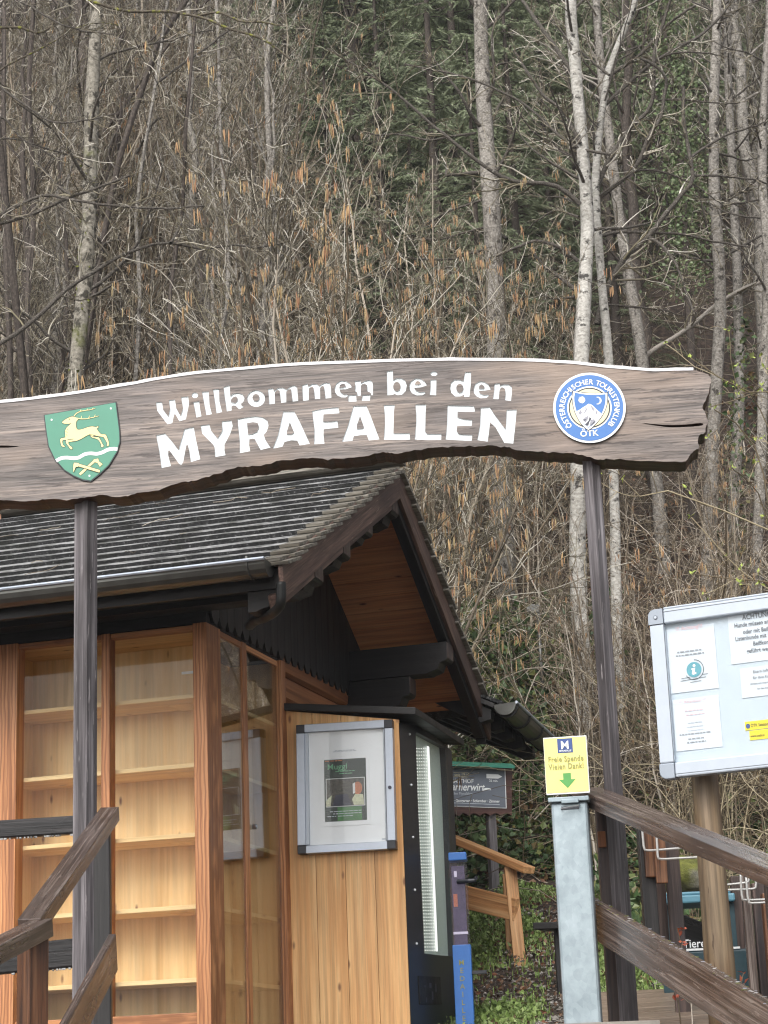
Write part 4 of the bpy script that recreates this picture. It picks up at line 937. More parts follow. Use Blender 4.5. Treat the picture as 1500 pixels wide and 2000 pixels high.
tp_ = at(1377, 1528, 8.62); gb = ground(*tp_[:2]); mb.tube([gb - Z * .2, gb + Z * .5, (gb + tp_) / 2, tp_ + Z * .02, tp_ + Z * .4], [.064, .063, .060, .056, .055], 20, 'log')
mb.build('log_post', inf, smooth=True)
def notice(x0, x1, z0, z1, label, tilt=.0):
    t = thing('paper_notice', label, 'notice', bp_((x0 + x1) / 2, z0, -.03), 'notices pinned inside the information board')
    mb = MB()
    mb.prism([bp_(x0 + tilt * .0, z0 + .0, -.028), bp_(x1, z0 + tilt, -.029), bp_(x1, z1 + tilt, -.0295), bp_(x0, z1, -.0295)], -n * .0015, 'paper'); mb.build('sheet', t); return t
def pxz(x, y): q = bq(x, y, -.03); return float(np.dot(q - B0, ex)), float(q[2] - B0[2])
def line(mb, s, x, y, h, mat, bold=.0, align='CENTER', sx=1.):
    a, b = pxz(x, y); mb.text(s, h * 8.3 / 4000 / .72, bp_(a, b, -.0262), ex, Z, mat, align, bold, 0, sx)
def fdash(mb, xa, xb, y, h, mat):
    (a0, z_), (a1, _) = pxz(xa, y), pxz(xb, y); r_ = random.Random(int(xa * y)); x = a0
    while x < a1 - .002:
        w_ = min(r_.uniform(.006, .02), a1 - x); hh = h * 8.3 / 4000
        mb.add([bp_(x, z_, -.0262), bp_(x + w_, z_, -.0262), bp_(x + w_, z_ + hh, -.0262), bp_(x, z_ + hh, -.0262)], [(0, 1, 2, 3)], mat); x += w_ + .004
xa, za = pxz(1313, 1355); xb, zb2 = pxz(1393, 1222)
t = notice(xa - .004, xb + .003, za, zb2 + .01, 'white notice with a teal info symbol, upper left in the information board')
mb = MB(); line(mb, '!!! Achtung!!!', 1346, 1229, 8, 'pred', .01, sx=.98)
for x0, x1, y, m_ in ((1323, 1372, 1276, 'fine'), (1321, 1376, 1283, 'fine')): fdash(mb, x0, x1, y, 2.6, m_)
mb.build('lettering', t)
mb = MB(); ic = pxz(1356, 1308); R_ = .0325
def cp(r, off, a0=0, a1=2 * math.pi, k=28): return [bp_(ic[0] + r * math.cos(a), ic[1] + r * math.sin(a), off) for a in np.linspace(a0, a1, k, endpoint=a1 < 6)]
mb.prism(cp(R_, -.0258), -n * .0005, 'teal')
arc = cp(R_ * 1.32, -.0258, -2.6, 1.5, 26) + cp(R_ * 1.25, -.0258, -2.6, 1.5, 26)[::-1]; mb.prism(arc, -n * .0004, 'ink')
mb.prism([bp_(ic[0] + a, ic[1] + b, -.0245) for a, b in [(.002 + .0062 * math.cos(t_), .0165 + .0062 * math.sin(t_)) for t_ in np.linspace(0, 6.28, 12, endpoint=False)]], -n * .0004, 'white')
mb.prism([bp_(ic[0] + a, ic[1] + b, -.0245) for a, b in ((-.010, .006), (.006, .007), (.002, -.014), (.010, -.011), (.009, -.019), (-.004, -.022), (-.010, -.018), (-.006, 0), (-.011, .0))], -n * .0004, 'white')
for x0, x1, dz_ in ((-.058, -.02, -.030), (-.062, .05, -.040), (-.02, .028, -.052), (.036, .06, -.028)): mb.prism([bp_(ic[0] + x, ic[1] + z_, -.0256) for x, z_ in ((x0, dz_ + x0 * .05), (x1, dz_ + x1 * .05), (x1, dz_ + x1 * .05 + .0018), (x0, dz_ + x0 * .05 + .0018))], -n * .0004, 'ink')
mb.build('info_symbol', t)
xa, za = pxz(1323, 1468); xb, zb2 = pxz(1403, 1352)
t = notice(xa - .004, xb, za, zb2 - .01, 'white notice in faded red print, lower left in the information board')
mb = MB(); line(mb, '!!! Attention !!!', 1353, 1372, 7, 'pred', .005, sx=.95)
for x0, x1, y, m_ in ((1338, 1376, 1390, 'pred'), (1340, 1378, 1398, 'pred'), (1344, 1374, 1413, 'pfaint'), (1342, 1376, 1421, 'pfaint'), (1344, 1374, 1428, 'pfaint'), (1328, 1390, 1437, 'fine'), (1345, 1376, 1445, 'fine'), (1343, 1380, 1452, 'fine')): fdash(mb, x0, x1, y, 2.3, m_)
mb.build('lettering', t)
xa, za = pxz(1430, 1298); _, zb2 = pxz(1424, 1204)
t = notice(xa - .002, xa + .30, za, zb2, 'white notice about dogs in bold black print, top of the information board')
mb = MB()
for s, x, y, h in (('ACHTUNG', 1486, 1206, 10.5), ('Hunde müssen an der Leine', 1489, 1219, 8.6), ('oder mit Beißkorb geführt', 1500, 1232, 8.6), ('Listenhunde mit Leine und', 1492, 1245, 8.6), ('Beißkorb', 1496, 1258, 8.6), ('geführt werden!', 1497, 1271, 8.6)):
    a, b = pxz(x, y)
    a = {'ACHTUNG': pxz(1450, y)[0], 'Hund': pxz(1434, y)[0], 'oder': pxz(1451, y)[0], 'List': pxz(1436, y)[0], 'Beiß': pxz(1471, y)[0], 'gefü': pxz(1459, y)[0]}[s if s == 'ACHTUNG' else s[:4]]
    mb.text(s, h * 8.3 / 4000 / .72, bp_(a, b, -.0262), ex, Z, 'grey', 'LEFT', .018, 0, .83)
mb.build('lettering', t)
xa, za = pxz(1450, 1364); _, zb2 = pxz(1447, 1306)
t = notice(xa, xa + .22, za, zb2, 'small white notice for parents, below the notice about dogs')
mb = MB()
for s, x, y, h in (('Eltern haften', 1471, 1315, 6), ('für ihre Kinder!', 1471, 1327, 6), ('parents are responsible', 1466, 1338, 4), ('for her kids!', 1480, 1347, 4)):
    mb.text(s, h * 8.3 / 4000 / .72, bp_(*pxz(x, y), -.0262), ex, Z, 'grey', 'LEFT', .004, 0, .9)
mb.build('lettering', t)
for (xa_, ya, yb, s, lab) in ((1456, 1427, 1410, 'ÖTK Sektion Pernitz', 'upper yellow sticker with a small round club logo in the information board'), (1465, 1446, 1427.5, 'www.oetk.at', 'lower yellow sticker with a web address in the information board')):
    x_, z_ = pxz(xa_, ya); _, z2 = pxz(xa_, yb)
    t = thing('yellow_sticker', lab, 'sticker', bp_(x_, z_, -.03), 'yellow stickers in the information board')
    mb = MB(); mb.prism([bp_(x_, z_, -.0285), bp_(x_ + .19, z_, -.0285), bp_(x_ + .19, z2, -.0285), bp_(x_, z2, -.0285)], -n * .0012, 'ysticker'); mb.build('strip', t)
    mb = MB(); o_ = .025 if 'round' in lab else .004
    mb.text(s, .019 if o_ > .01 else .016, bp_(x_ + o_, z_ + .011, -.0265), ex, Z, 'ink', 'LEFT', .012, 0, .72); mb.build('lettering', t)
    if o_ > .01: mb = MB(); mb.prism([bp_(x_ + .013 + .009 * math.cos(a), z_ + .017 + .010 * math.sin(a), -.0262) for a in np.linspace(0, 6.28, 16, endpoint=False)], -n * .001, 'mblue'); mb.build('logo', t)
# ================================================================== railings of the stairs
def railset(root, top0, top1, w, h, mat='rail'):
    mb = MB(); mb.board(top0, top1, w, h, mat); return mb.build('handrail', root, bevel=.003)
rr_ = thing('stair_railing', 'wet grey-brown timber stair railing in front of the notice board', 'railing', ground(*at(1190, 1900, 9.2)[:2]))
A0 = at(1147, 1551, 9.3); A1 = at(1500, 1699, 7.2); A1 = A0 + (A1 - A0) * 1.3
railset(rr_, A0, A1, .135, .062)
mb = MB(); B0_ = at(1152, 1787, 9.28); B1_ = B0_ + (A1 - A0); mb.board(B0_, B1_, .045, .165, 'rail'); mb.build('rail_board', rr_, bevel=.006)
mb = MB(); dl = unit(B1_ - B0_)
r_ = random.Random(4)
for i in range(170):
    t = r_.random() ** .8; c_ = B0_ + (B1_ - B0_) * t + Z * .084 + V3(r_.uniform(-.02, .02), r_.uniform(-.005, .005), 0)
    mb.ball(c_, r_.uniform(.003, .007), r_.choice(['lip', 'rock2', 'moss']), 1.6, 1, .35, 6, 4)
mb.build('lichen', rr_)['kind'] = 'stuff'
mb = MB(); t_ = at(1180, 1562, 9.36); mb.board(V3(t_[0], t_[1], float(gz(t_[0], t_[1])) - .2), t_, .088, .07, 'fence', up=V3(0, -1, 0)); pst = mb.build('post', rr_, bevel=.006)
mb = MB(); q = at(1176, 1639, 9.31); mb.prism([q + V3(a, 0, b) for a, b in ((-.018, -.038), (.018, -.036), (.017, .036), (-.019, .036))], V3(0, .012, 0), 'siding', [Z, V3(1, 0, 0), V3(0, 1, 0)]); mb.build('wooden_patch', rr_, bevel=.002)
mb = MB(); q = A0 + (A1 - A0) * .80; mb.board(V3(q[0] + .02, q[1], float(gz(q[0], q[1])) - .3), q - Z * .03, .09, .09, 'fence', up=V3(0, -1, 0)); mb.build('post', rr_, bevel=.006)
lr_ = thing('stair_railing', 'wet reddish-brown timber stair railing running down from the left sign post', 'railing', ground(*at(66, 1950, 7.55)[:2]))
C0 = at(215, 1590, 9.42); C1 = at(62, 1806, 7.55)
C2 = at(-90, 1900, 6.6)
railset(lr_, C0, C1 + unit(C1 - C0) * .04, .085, .065)
mb = MB(); mb.board(C1 + V3(.035, .01, -.012), C2, .085, .065, 'rail'); mb.build('handrail', lr_, bevel=.003)
mb = MB(); D0 = at(221, 1860, 9.38); mb.board(D0, D0 + (C1 - C0) * 1.25, .035, .17, 'rail'); mb.build('rail_board', lr_, bevel=.006)
mb = MB(); q = C1 - V3(-.0, -.03, .03); mb.board(V3(q[0] + .0, q[1], float(gz(q[0], q[1])) - .3), q, .085, .085, 'railpost', up=unit(V3(-.75, -.65, 0))); mb.build('post', lr_, bevel=.006)
mb = MB(); q = at(198, 1620, 9.52); mb.board(V3(q[0] + .01, q[1], float(gz(q[0], q[1])) - .3), q, .085, .06, 'postdark', up=V3(0, -1, 0)); mb.build('post', lr_, bevel=.006)
# wet dark cross rails going left from the post
cf = thing('cross_fence', 'black wet timber cross rails running left behind the left sign post', 'fence', ground(*at(-100, 1990, 9.9)[:2]))
for ya, yb, h, mt_ in ((1615, 1611, .085, 'postdark'), (1876, 1860, .13, 'postdark')):
    mb = MB(); mb.board(at(-190, ya + 18, 9.95), at(160, yb, 9.62), .06, h, mt_); mb.build('rail_board', cf, bevel=.008)
    dm = MB(); r_ = random.Random(int(ya))
    for i in range(34):
        x = r_.uniform(-20, 145); t = (x + 190) / 350
        p = at(-190, ya + 18, 9.95) * (1 - t) + at(160, yb, 9.62) * t - Z * (h / 2 + .003) + V3(0, -.02, 0); dm.ball(p, .005, 'lip', 1, 1, 1.3, 6, 4)
    dm.build('water_drop', cf)
mb = MB(); q = at(-60, 1600, 9.85); mb.board(V3(q[0], q[1], float(gz(q[0], q[1])) - .3), q, .09, .09, 'postdark', up=V3(0, -1, 0)); mb.build('post', cf, bevel=.006)
# ================================================================== fence with leash hooks on the right
def gp(px, y0, Y, w, d, mat, name, root, y1=None, lean=0):
    mb = MB(); t_ = at(px, y0, Y); zb_ = float(gz(t_[0], t_[1])) - .2 if y1 is None else at(px, y1, Y)[2]
    mb.board(V3(t_[0] - lean, t_[1], zb_), t_, w, d, mat, up=V3(0, -1, 0)); return mb.build(name, root, bevel=.005)
fe = thing('timber_fence', 'dark weathered slatted timber fence behind the right stair railing', 'fence', ground(*at(1330, 1990, 10.4)[:2]))
gp(1256, 1590, 10.0, .07, .09, 'postdark', 'post', fe, 1862); gp(1274, 1595, 10.3, .075, .06, 'fence', 'post', fe, 1870)
gp(1266, 1592, 9.93, .065, .03, 'railpost', 'slat', fe, 1714); gp(1284, 1596, 9.90, .055, .03, 'railpost', 'slat', fe, 1726)
gp(1308, 1625, 10.2, .07, .05, 'fence', 'post', fe); gp(1437, 1712, 10.9, .065, .05, 'fence', 'post', fe); gp(1453, 1700, 10.5, .045, .04, 'rail', 'post', fe)
gp(1479, 1725, 10.8, .065, .06, 'fence', 'post', fe); gp(1500, 1745, 10.4, .07, .06, 'railpost', 'post', fe); gp(1545, 1760, 10.4, .07, .06, 'fence', 'post', fe); gp(1600, 1770, 10.3, .07, .06, 'fence', 'post', fe)
mb = MB(); mb.board(at(1300, 1806, 11.3), at(1480, 1880, 11.3), .04, .17, 'postdark'); mb.build('rail_board', fe, bevel=.006)
mb = MB(); mb.board(at(1420, 1866, 11.0), at(1640, 1890, 11.0), .05, .06, 'fence'); mb.build('rail_board', fe, bevel=.006)
HK = [([(1253, 1606), (1256, 1640), (1258, 1655), (1264, 1661), (1300, 1659), (1346, 1655)], 9.86, 'leftmost wire leash hook hanging under the right stair railing'),
      ([(1282, 1626), (1284, 1660), (1285, 1672), (1291, 1678), (1330, 1676), (1366, 1674), (1371, 1670), (1371, 1655)], 9.82, 'wire leash hook with upturned end in front of the round log post'),
      ([(1400, 1730), (1420, 1728), (1456, 1724), (1462, 1720), (1462, 1709)], 10.4, 'upper of the two wire leash hooks right of the round log post'),
      ([(1402, 1739), (1430, 1738), (1470, 1736), (1476, 1731), (1476, 1717)], 10.35, 'lower of the two wire leash hooks right of the round log post'),
      ([(1446, 1702), (1448, 1740), (1450, 1753), (1456, 1758), (1510, 1756)], 10.3, 'wire leash hook dropping to the right picture edge'),
      ([(1457, 1712), (1460, 1750), (1463, 1760), (1468, 1764), (1520, 1761)], 10.25, 'lowest wire leash hook by the dark fence posts')]
for pts, Y, lab in HK:
    mb = MB(); mb.tube([at(x, y, Y) for x, y in smoothpoly(pts, 3, False)], .006, 7, 'wire'); o = mb.build('leash_hook', None, smooth=True, base=at(*pts[0], Y)); tag(o, lab, 'hook', 'wire leash hooks on the railing')
# ================================================================== litter bin
P, ex, n = col_frame(1340, 1750, 10.9, 6)
lb = thing('litter_bin', 'dark teal litter bin with pale teal lid behind the fence', 'bin', ground(P[0], P[1]))
def bz(y): return at(1340, y, 10.9)[2]
pm = 10.9 / 4000
mb = MB(); pbox(mb, P, ex, n, -.17, .25, -.06, .30, bz(1766), bz(1750), 'binlid'); pbox(mb, P, ex, n, -.15, .23, -.04, .28, bz(1750), bz(1743), 'binlid'); mb.build('lid', lb, bevel=.012)
for x0 in (-.15, .18):
    mb = MB(); pbox(mb, P, ex, n, x0, x0 + .07, 0, .06, float(gz(P[0], P[1])) - .1, bz(1766), 'bin' if x0 > 0 else 'bin'); mb.build('leg', lb, bevel=.006)
mb = MB(); pbox(mb, P, ex, n, -.045, .30, -.11, .2, float(gz(P[0], P[1])) + .02, bz(1860), 'bin'); mb.build('body', lb, bevel=.012)
mb = MB(); pbox(mb, P, ex, n, -.045, .25, -.115, -.112, bz(1860), bz(1856), 'white'); mb.text('Tiere', .06, V3(*(P + ex * -.04 + n * .116)[:2], bz(1854)), ex, Z, 'white', 'LEFT', .01, 0, .9); mb.build('lettering', lb)
# ================================================================== low bench, stone, lamp pole
lbp = at(1075, 1810, 13.6)
bn = thing('low_bench', 'low black plank seat on a stub post behind the donation column', 'bench', ground(lbp[0], lbp[1]))
mb = MB(); mb.board(at(1052, 1811, 13.7), at(1130, 1808, 13.6), .25, .045, 'black'); mb.build('seat', bn, bevel=.006)
mb = MB(); q = at(1092, 1816, 13.7); mb.board(V3(q[0], q[1], float(gz(q[0], q[1])) - .1), q, .07, .07, 'black', up=V3(0, -1, 0)); mb.build('leg', bn, bevel=.005)
def rock(name, c, r, sx, sy, sz, label, seed, group=None, mat='rock'):
    rg = np.random.default_rng(seed); bm = MB(); a, b = 36, 22; vs = []; fs = []
    ks = rg.normal(size=(7, 3)) * 2.2; ph = rg.uniform(0, 6, 7)
    for i in range(b + 1):
        th = math.pi * i / b
        for j in range(a):
            d = V3(math.sin(th) * math.cos(2 * math.pi * j / a), math.sin(th) * math.sin(2 * math.pi * j / a), math.cos(th))
            q = 1 + .10 * np.sin(ks @ d + ph).sum() * .6 + .03 * np.sin((ks * 3) @ d + ph).sum()
            q = min(q, 1.12); vs.append(c + r * q * d * V3(sx, sy, sz))
    for i in range(b):
        for j in range(a): fs.append((i * a + j, (i + 1) * a + j, (i + 1) * a + (j + 1) % a, i * a + (j + 1) % a))
    bm.add(vs, fs, mat); o = bm.build(name, None, smooth=True, base=c - Z * r * sz); return tag(o, label, 'rock', group)
rock('boulder', at(1092, 1352, 20.6), .26, 1.1, .8, 1., 'grey mossy boulder on the slope right of the hut roof', 3)
rock('boulder', at(1345, 1712, 13.6), .2, 1.2, .8, .65, 'moss-topped boulder behind the round log post', 5, None, 'mossrock')
lp = thing('lamp_pole', 'thin grey pole with a small pale blue plate among the tree trunks', 'pole', ground(*at(1062, 1330, 19.6)[:2]))
mb = MB(); t_ = at(1050, 1182, 19.6); mb.tube([V3(t_[0], t_[1], float(gz(t_[0], t_[1])) - .2), t_], .018, 8, 'zinc'); mb.build('pole', lp, smooth=True)
mb = MB(); mb.prism([at(x, y, 19.58) for x, y in ((1028, 1184), (1036, 1179), (1053, 1181), (1053, 1194), (1040, 1197), (1030, 1194))], V3(0, .05, 0), 'zinc'); mb.build('plate', lp, bevel=.004)
# ================================================================== deck and stairs
dk = MB(); DX = .84
for i in range(12):
    y0 = 9.15 + i * .17; za = 1.735 + (y0 - 9.0) * .17; zb_ = 1.735 + (y0 + .16 - 9.0) * .17
    dk.box8([V3(DX, y0, za - .04), V3(1.45, y0 - .12, za - .04), V3(1.45, y0 + .04, zb_ - .04), V3(DX, y0 + .16, zb_ - .04), V3(DX, y0, za), V3(1.45, y0 - .12, za), V3(1.45, y0 + .04, zb_), V3(DX, y0 + .16, zb_)], 'deck', [V3(1, 0, 0), V3(0, 1, 0), Z])
tag(dk.build('deck', None), kind='structure')
stp = MB()
for i in range(11):
    y1 = 8.85 - i * .56; z1 = 1.86 - i * .165
    stp.box8([V3(-.7, y1 - .60, z1 - .3), V3(1.0 + .08 * i, y1 - .60, z1 - .3), V3(1.0 + .08 * i, y1, z1 - .3), V3(-.7, y1, z1 - .3), V3(-.7, y1 - .60, z1), V3(1.0 + .08 * i, y1 - .60, z1), V3(1.0 + .08 * i, y1, z1), V3(-.7, y1, z1)], 'conc')
tag(stp.build('stairs', None), kind='structure')
# ================================================================== vegetation generators
def nrmz(a): return a / np.maximum(np.linalg.norm(a, axis=-1, keepdims=True), 1e-9)
def tubes(parts):
    """parts: list of (P (N,n,3), R (N,n), sides) -> vertex and face arrays"""
    VV, FF, b = [], [], 0
    for P, R, s in parts:
        if len(P) == 0: continue
        N, n, _ = P.shape
        T = nrmz(np.gradient(P, axis=1)); ref = np.where(np.abs(T[:, :1, 2:3]) < .9, np.array([0, 0, 1.]), np.array([1., 0, 0]))
        e1 = nrmz(np.cross(T, ref)); e2 = np.cross(T, e1)
        a = np.arange(s) * 2 * math.pi / s
        v = P[:, :, None] + R[:, :, None, None] * (e1[:, :, None] * np.cos(a)[None, None, :, None] + e2[:, :, None] * np.sin(a)[None, None, :, None])
        idx = b + np.arange(N * n * s).reshape(N, n, s)
        i0, i1 = idx[:, :-1], idx[:, 1:]
        f = np.stack([i0, np.roll(i0, -1, 2), np.roll(i1, -1, 2), i1], -1).reshape(-1, 4)
        VV.append(v.reshape(-1, 3)); FF.append(f); b += N * n * s
    return np.concatenate(VV), np.concatenate(FF)
def rawmesh(name, v, f, mats, mi=None, smooth=True):
    me = bpy.data.meshes.new(name); k = f.shape[1]
    me.vertices.add(len(v)); me.vertices.foreach_set('co', np.ascontiguousarray(v, dtype=np.float32).ravel())
    me.loops.add(len(f) * k); me.loops.foreach_set('vertex_index', np.ascontiguousarray(f, dtype=np.int32).ravel())
    me.polygons.add(len(f)); me.polygons.foreach_set('loop_start', np.arange(0, len(f) * k, k, dtype=np.int32))
    for m_ in mats: me.materials.append(M[m_])
    if mi is not None: me.polygons.foreach_set('material_index', np.ascontiguousarray(mi, dtype=np.int32))
    me.polygons.foreach_set('use_smooth', np.full(len(f), smooth)); me.update(calc_edges=True); return me
def addobj(name, me, parent=None, loc=None):
    o = bpy.data.objects.new(name, me); COL.objects.link(o)
    if parent is not None: o.parent = parent
    if loc is not None: o.location = loc
    return o
def kids(P, R, k, lf, ang, n, rng, up=.0, wig=.18, rs=.6, tmin=.2, tmax=1., rmin=.002, lmin=0, flat=0, droop=0):
    N, m, _ = P.shape
    Lp = np.linalg.norm(np.diff(P, axis=1), axis=2).sum(1)
    t = rng.uniform(tmin, tmax, (N, k)); x = t * (m - 1); i = np.minimum(x.astype(int), m - 2); fr = x - i
    ar = np.arange(N)[:, None]
    st = P[ar, i] * (1 - fr[..., None]) + P[ar, i + 1] * fr[..., None]
    rr = (R[ar, i] * (1 - fr) + R[ar, i + 1] * fr) * rs
    tg = nrmz(P[ar, i + 1] - P[ar, i])
    rv = rng.normal(size=tg.shape); rv[..., 2] *= (1 - flat); pe = nrmz(rv - tg * (rv * tg).sum(-1, keepdims=True))
    a = np.radians(rng.normal(ang, 14, (N, k)))[..., None]
    d = nrmz(tg * np.cos(a) + pe * np.sin(a) + np.array([0, 0, up]))
    ln = (Lp[:, None] * lf * (1 - .45 * t) * rng.uniform(.45, 1.25, (N, k)))
    ln = np.maximum(ln, lmin)
    st, d, ln, rr = st.reshape(-1, 3), d.reshape(-1, 3), ln.ravel(), np.maximum(rr.ravel(), rmin * 1.1)
    Q = np.zeros((len(st), n, 3)); Q[:, 0] = st
    for j in range(1, n):
        d = nrmz(d + rng.normal(0, wig, d.shape) + np.array([0, 0, up * .25 - droop]))
        Q[:, j] = Q[:, j - 1] + d * (ln / (n - 1))[:, None]
    S_ = np.linspace(1, .3, n)[None] * rr[:, None]
    return Q, np.maximum(S_, rmin)
def resample(path, n):
    P = np.array(path, float); d = np.r_[0, np.cumsum(np.linalg.norm(np.diff(P, axis=0), axis=1))]; t = np.linspace(0, d[-1], n)
    return np.stack([np.interp(t, d, P[:, i]) for i in range(3)], 1)
# ------------------------------------------------------------------ the trees one can tell apart: traced trunks and limbs
def traced(name, label, Y, trunk, w0, w1, mat, limbs=(), lmat='limb', dens=1., seed=1, twig='twig', cat='tree', hgt=1.25, group=None, low=.25, base=True, extra=None, tl=.12):
    rng = np.random.default_rng(seed)
    pts = [at(x, y, Y) for x, y in trunk]
    pts = smoothpoly(pts, 4, False)
    pts[:, 1] += np.interp(np.linspace(0, 1, len(pts)), np.linspace(0, 1, 6), rng.normal(0, .12, 6))
    if base:
        b = pts[0].copy(); dirb = pts[0] - pts[min(6, len(pts) - 1)]; zb = float(gz(b[0], b[1])) - .25
        if b[2] > zb + .1:
            d_ = dirb / max(1e-6, -dirb[2]); q = b + d_ * (b[2] - zb) * .8; q[2] = zb
            pts = np.vstack([[q], [(q + b) / 2], pts])
    # the trunk goes on above the picture
    top = pts[-1]; d_ = unit(pts[-1] - pts[-5]) + V3(0, 0, .4)
    up_ = max(.5, hgt * 3) if base else 0
    ext = [top + unit(d_) * up_ * t + V3(*rng.normal(0, .04 * up_ * t, 3)) for t in (.2, .45, .7, 1.)] if up_ else []
    path = resample(np.vstack([pts] + [e[None] for e in ext]), 34)
    k_ = Y / 4000 / 2
    tt = np.linspace(0, 1, 34); rad_ = np.interp(tt, [0, .06, .8, 1], [w0 * 1.25, w0, w1, w1 * .35]) * k_
    rad_ = rad_ * (1 + rng.normal(0, .025, 34))
    root = thing(name, label, cat, path[0] + V3(0, 0, .2), group); L = ORG[root.name]
    v, f = tubes([(path[None] - L, rad_[None], 14)])
    v += (rng.normal(0, 1, v.shape) * .004)
    addobj('trunk', rawmesh('trunk', v, f, [mat]), root)
    # limbs
    lp, lr = [], []
    for pl, wa, wb in limbs:
        n_ = 22; q = smoothpoly(np.array(pl, float), 4, False)
        s_ = rng.uniform(-.5, .5); ys = Y + np.linspace(0, 1, len(q)) * s_ * (1. if Y > 12 else .5)
        P = resample([at(x, y, yy) for (x, y), yy in zip(q, ys)], n_)
        P += np.cumsum(rng.normal(0, .006, P.shape), 0) * np.linspace(0, 1, n_)[:, None]
        lp.append(P); lr.append(np.linspace(wa, wb, n_) * k_)
    G = []
    if lp:
        P = np.array(lp) - L; R = np.array(lr)
        v, f = tubes([(P, R, 8)])
        for q_ in range(len(lp)): addobj('limb', rawmesh('limb', *tubes([(P[q_:q_ + 1], R[q_:q_ + 1], 8)]), [lmat]), root)
        a1 = kids(P, R, int(13 * dens), .26, 48, 7, rng, .06, .2, .5, .12, 1, .0028)
        a2 = kids(*a1, 5, .5, 42, 5, rng, .05, .2, .6, .15, 1, .0022)
        a3 = kids(*a2, 2, .5, 40, 4, rng, .03, .2, .7, .2, 1, .0018)
        G += [(*a1, 4), (*a2, 3), (*a3, 3)]
    nb = int(16 * dens)
    if nb:
        a1 = kids(path[None] - L, rad_[None], nb, tl, 62, 9, rng, .22, .13, .3, low, 1, .004)
        a2 = kids(*a1, 7, .4, 45, 6, rng, .08, .18, .6, .2, 1, .0028)
        a3 = kids(*a2, 4, .5, 42, 4, rng, .04, .2, .6, .15, 1, .0022)
        G += [(*a1, 5), (*a2, 3), (*a3, 3)]
    big = [g for g in G if g[2] == 5]; v, f = tubes(big + [g for g in G if g[2] != 5]); mi = np.ones(len(f), int)
    if big: mi[:len(tubes(big)[1])] = 0
    addobj('crown', rawmesh('crown', v, f, [lmat, twig], mi), root)
    if extra: extra(root, path, rad_, rng, L)
    return root
def leafcloud(c, rng, size, n_per=1, up=.3, asp=.6):
    """small folded leaves round the points c"""
    N = len(c); d = nrmz(rng.normal(size=(N, 3)) + np.array([0, 0, up])); s = nrmz(np.cross(d, rng.normal(size=(N, 3)))); nn = np.cross(d, s)
    L = size * rng.uniform(.6, 1.3, (N, 1)); w = L * asp * .5
    tip = c + d * L; m1 = c + d * L * .45 + s * w + nn * w * .35; m2 = c + d * L * .45 - s * w + nn * w * .35
    v = np.stack([c, m1, tip, m2], 1).reshape(-1, 3); i = np.arange(N)[:, None] * 4
    return v, np.concatenate([np.concatenate([i, i + 1, i + 2, i + 3], 1)])
def ivy_on(root, path, rad_, rng, L, n=900, t0=.0, t1=.8, spread=.22, mat='ivy', size=.07):
    t = rng.uniform(t0, t1, n); x = t * (len(path) - 1); i = np.minimum(x.astype(int), len(path) - 2); fr = (x - i)[:, None]
    p = path[i] * (1 - fr) + path[i + 1] * fr; a = rng.uniform(0, 6.28, n); r_ = rad_[i] + np.abs(rng.normal(0, spread, n))
    p = p + np.stack([np.cos(a) * r_, np.sin(a) * r_, rng.normal(0, .1, n)], 1) - L
    v, f = leafcloud(p, rng, size, up=-.1, asp=.9); addobj('ivy', rawmesh('ivy', v, f, [mat], smooth=False), root)['kind'] = 'stuff'
def moss_on(root, path, rad_, rng, L): ivy_on(root, path, rad_, rng, L, 260, 0, .6, .012, 'moss', .035)
def Z_(o, s, pts): return [(o[0] + x / s, o[1] + y / s) for x, y in pts]
R3 = lambda p: Z_((1000, 0), 3, p); R6 = lambda p: Z_((1000, 350), 3, p); R2 = lambda p: Z_((500, 0), 3, p); R1 = lambda p: Z_((0, 0), 3, p); R4 = lambda p: Z_((0, 350), 3, p); R5 = lambda p: Z_((500, 350), 3, p)
traced('birch_tree', 'tall white-barked birch with black patches rising behind the right end of the welcome sign', 19.5,
       [(1152, 1500), (1141, 1300), (1131, 1100), (1130, 920), (1133, 700), (1142, 560), (1150, 430), (1141, 300), (1128, 180), (1116, 60), (1112, -40)], 36, 21, 'birch',
       [(R3([(385, 462), (300, 340), (200, 200), (130, 100), (70, 0)]), 11, 8), (R6([(400, 150), (300, 60), (200, 25), (0, 10)]) + [(943, 323), (850, 247), (747, 160), (640, 95)], 11, 4),
        (R6([(385, 480), (300, 410), (170, 365), (60, 385), (0, 410)]) + [(950, 505)], 9, 4), (R6([(385, 660), (300, 590), (180, 500), (80, 400)]), 10, 5),
        (R3([(400, 840), (300, 660), (180, 550), (60, 380), (0, 285)]), 9, 6), (R3([(575, 905), (400, 870), (280, 800), (150, 680), (0, 570)]) + [(900, 150), (793, 127)], 7, 4),
        (R3([(570, 440), (480, 370), (350, 250), (230, 90)]), 6, 4), (R6([(370, 690), (220, 700), (120, 670)]), 6, 3), (R6([(390, 220), (250, 190), (130, 250), (60, 300)]), 5, 3)],
       dens=1.2, seed=21, low=.45)
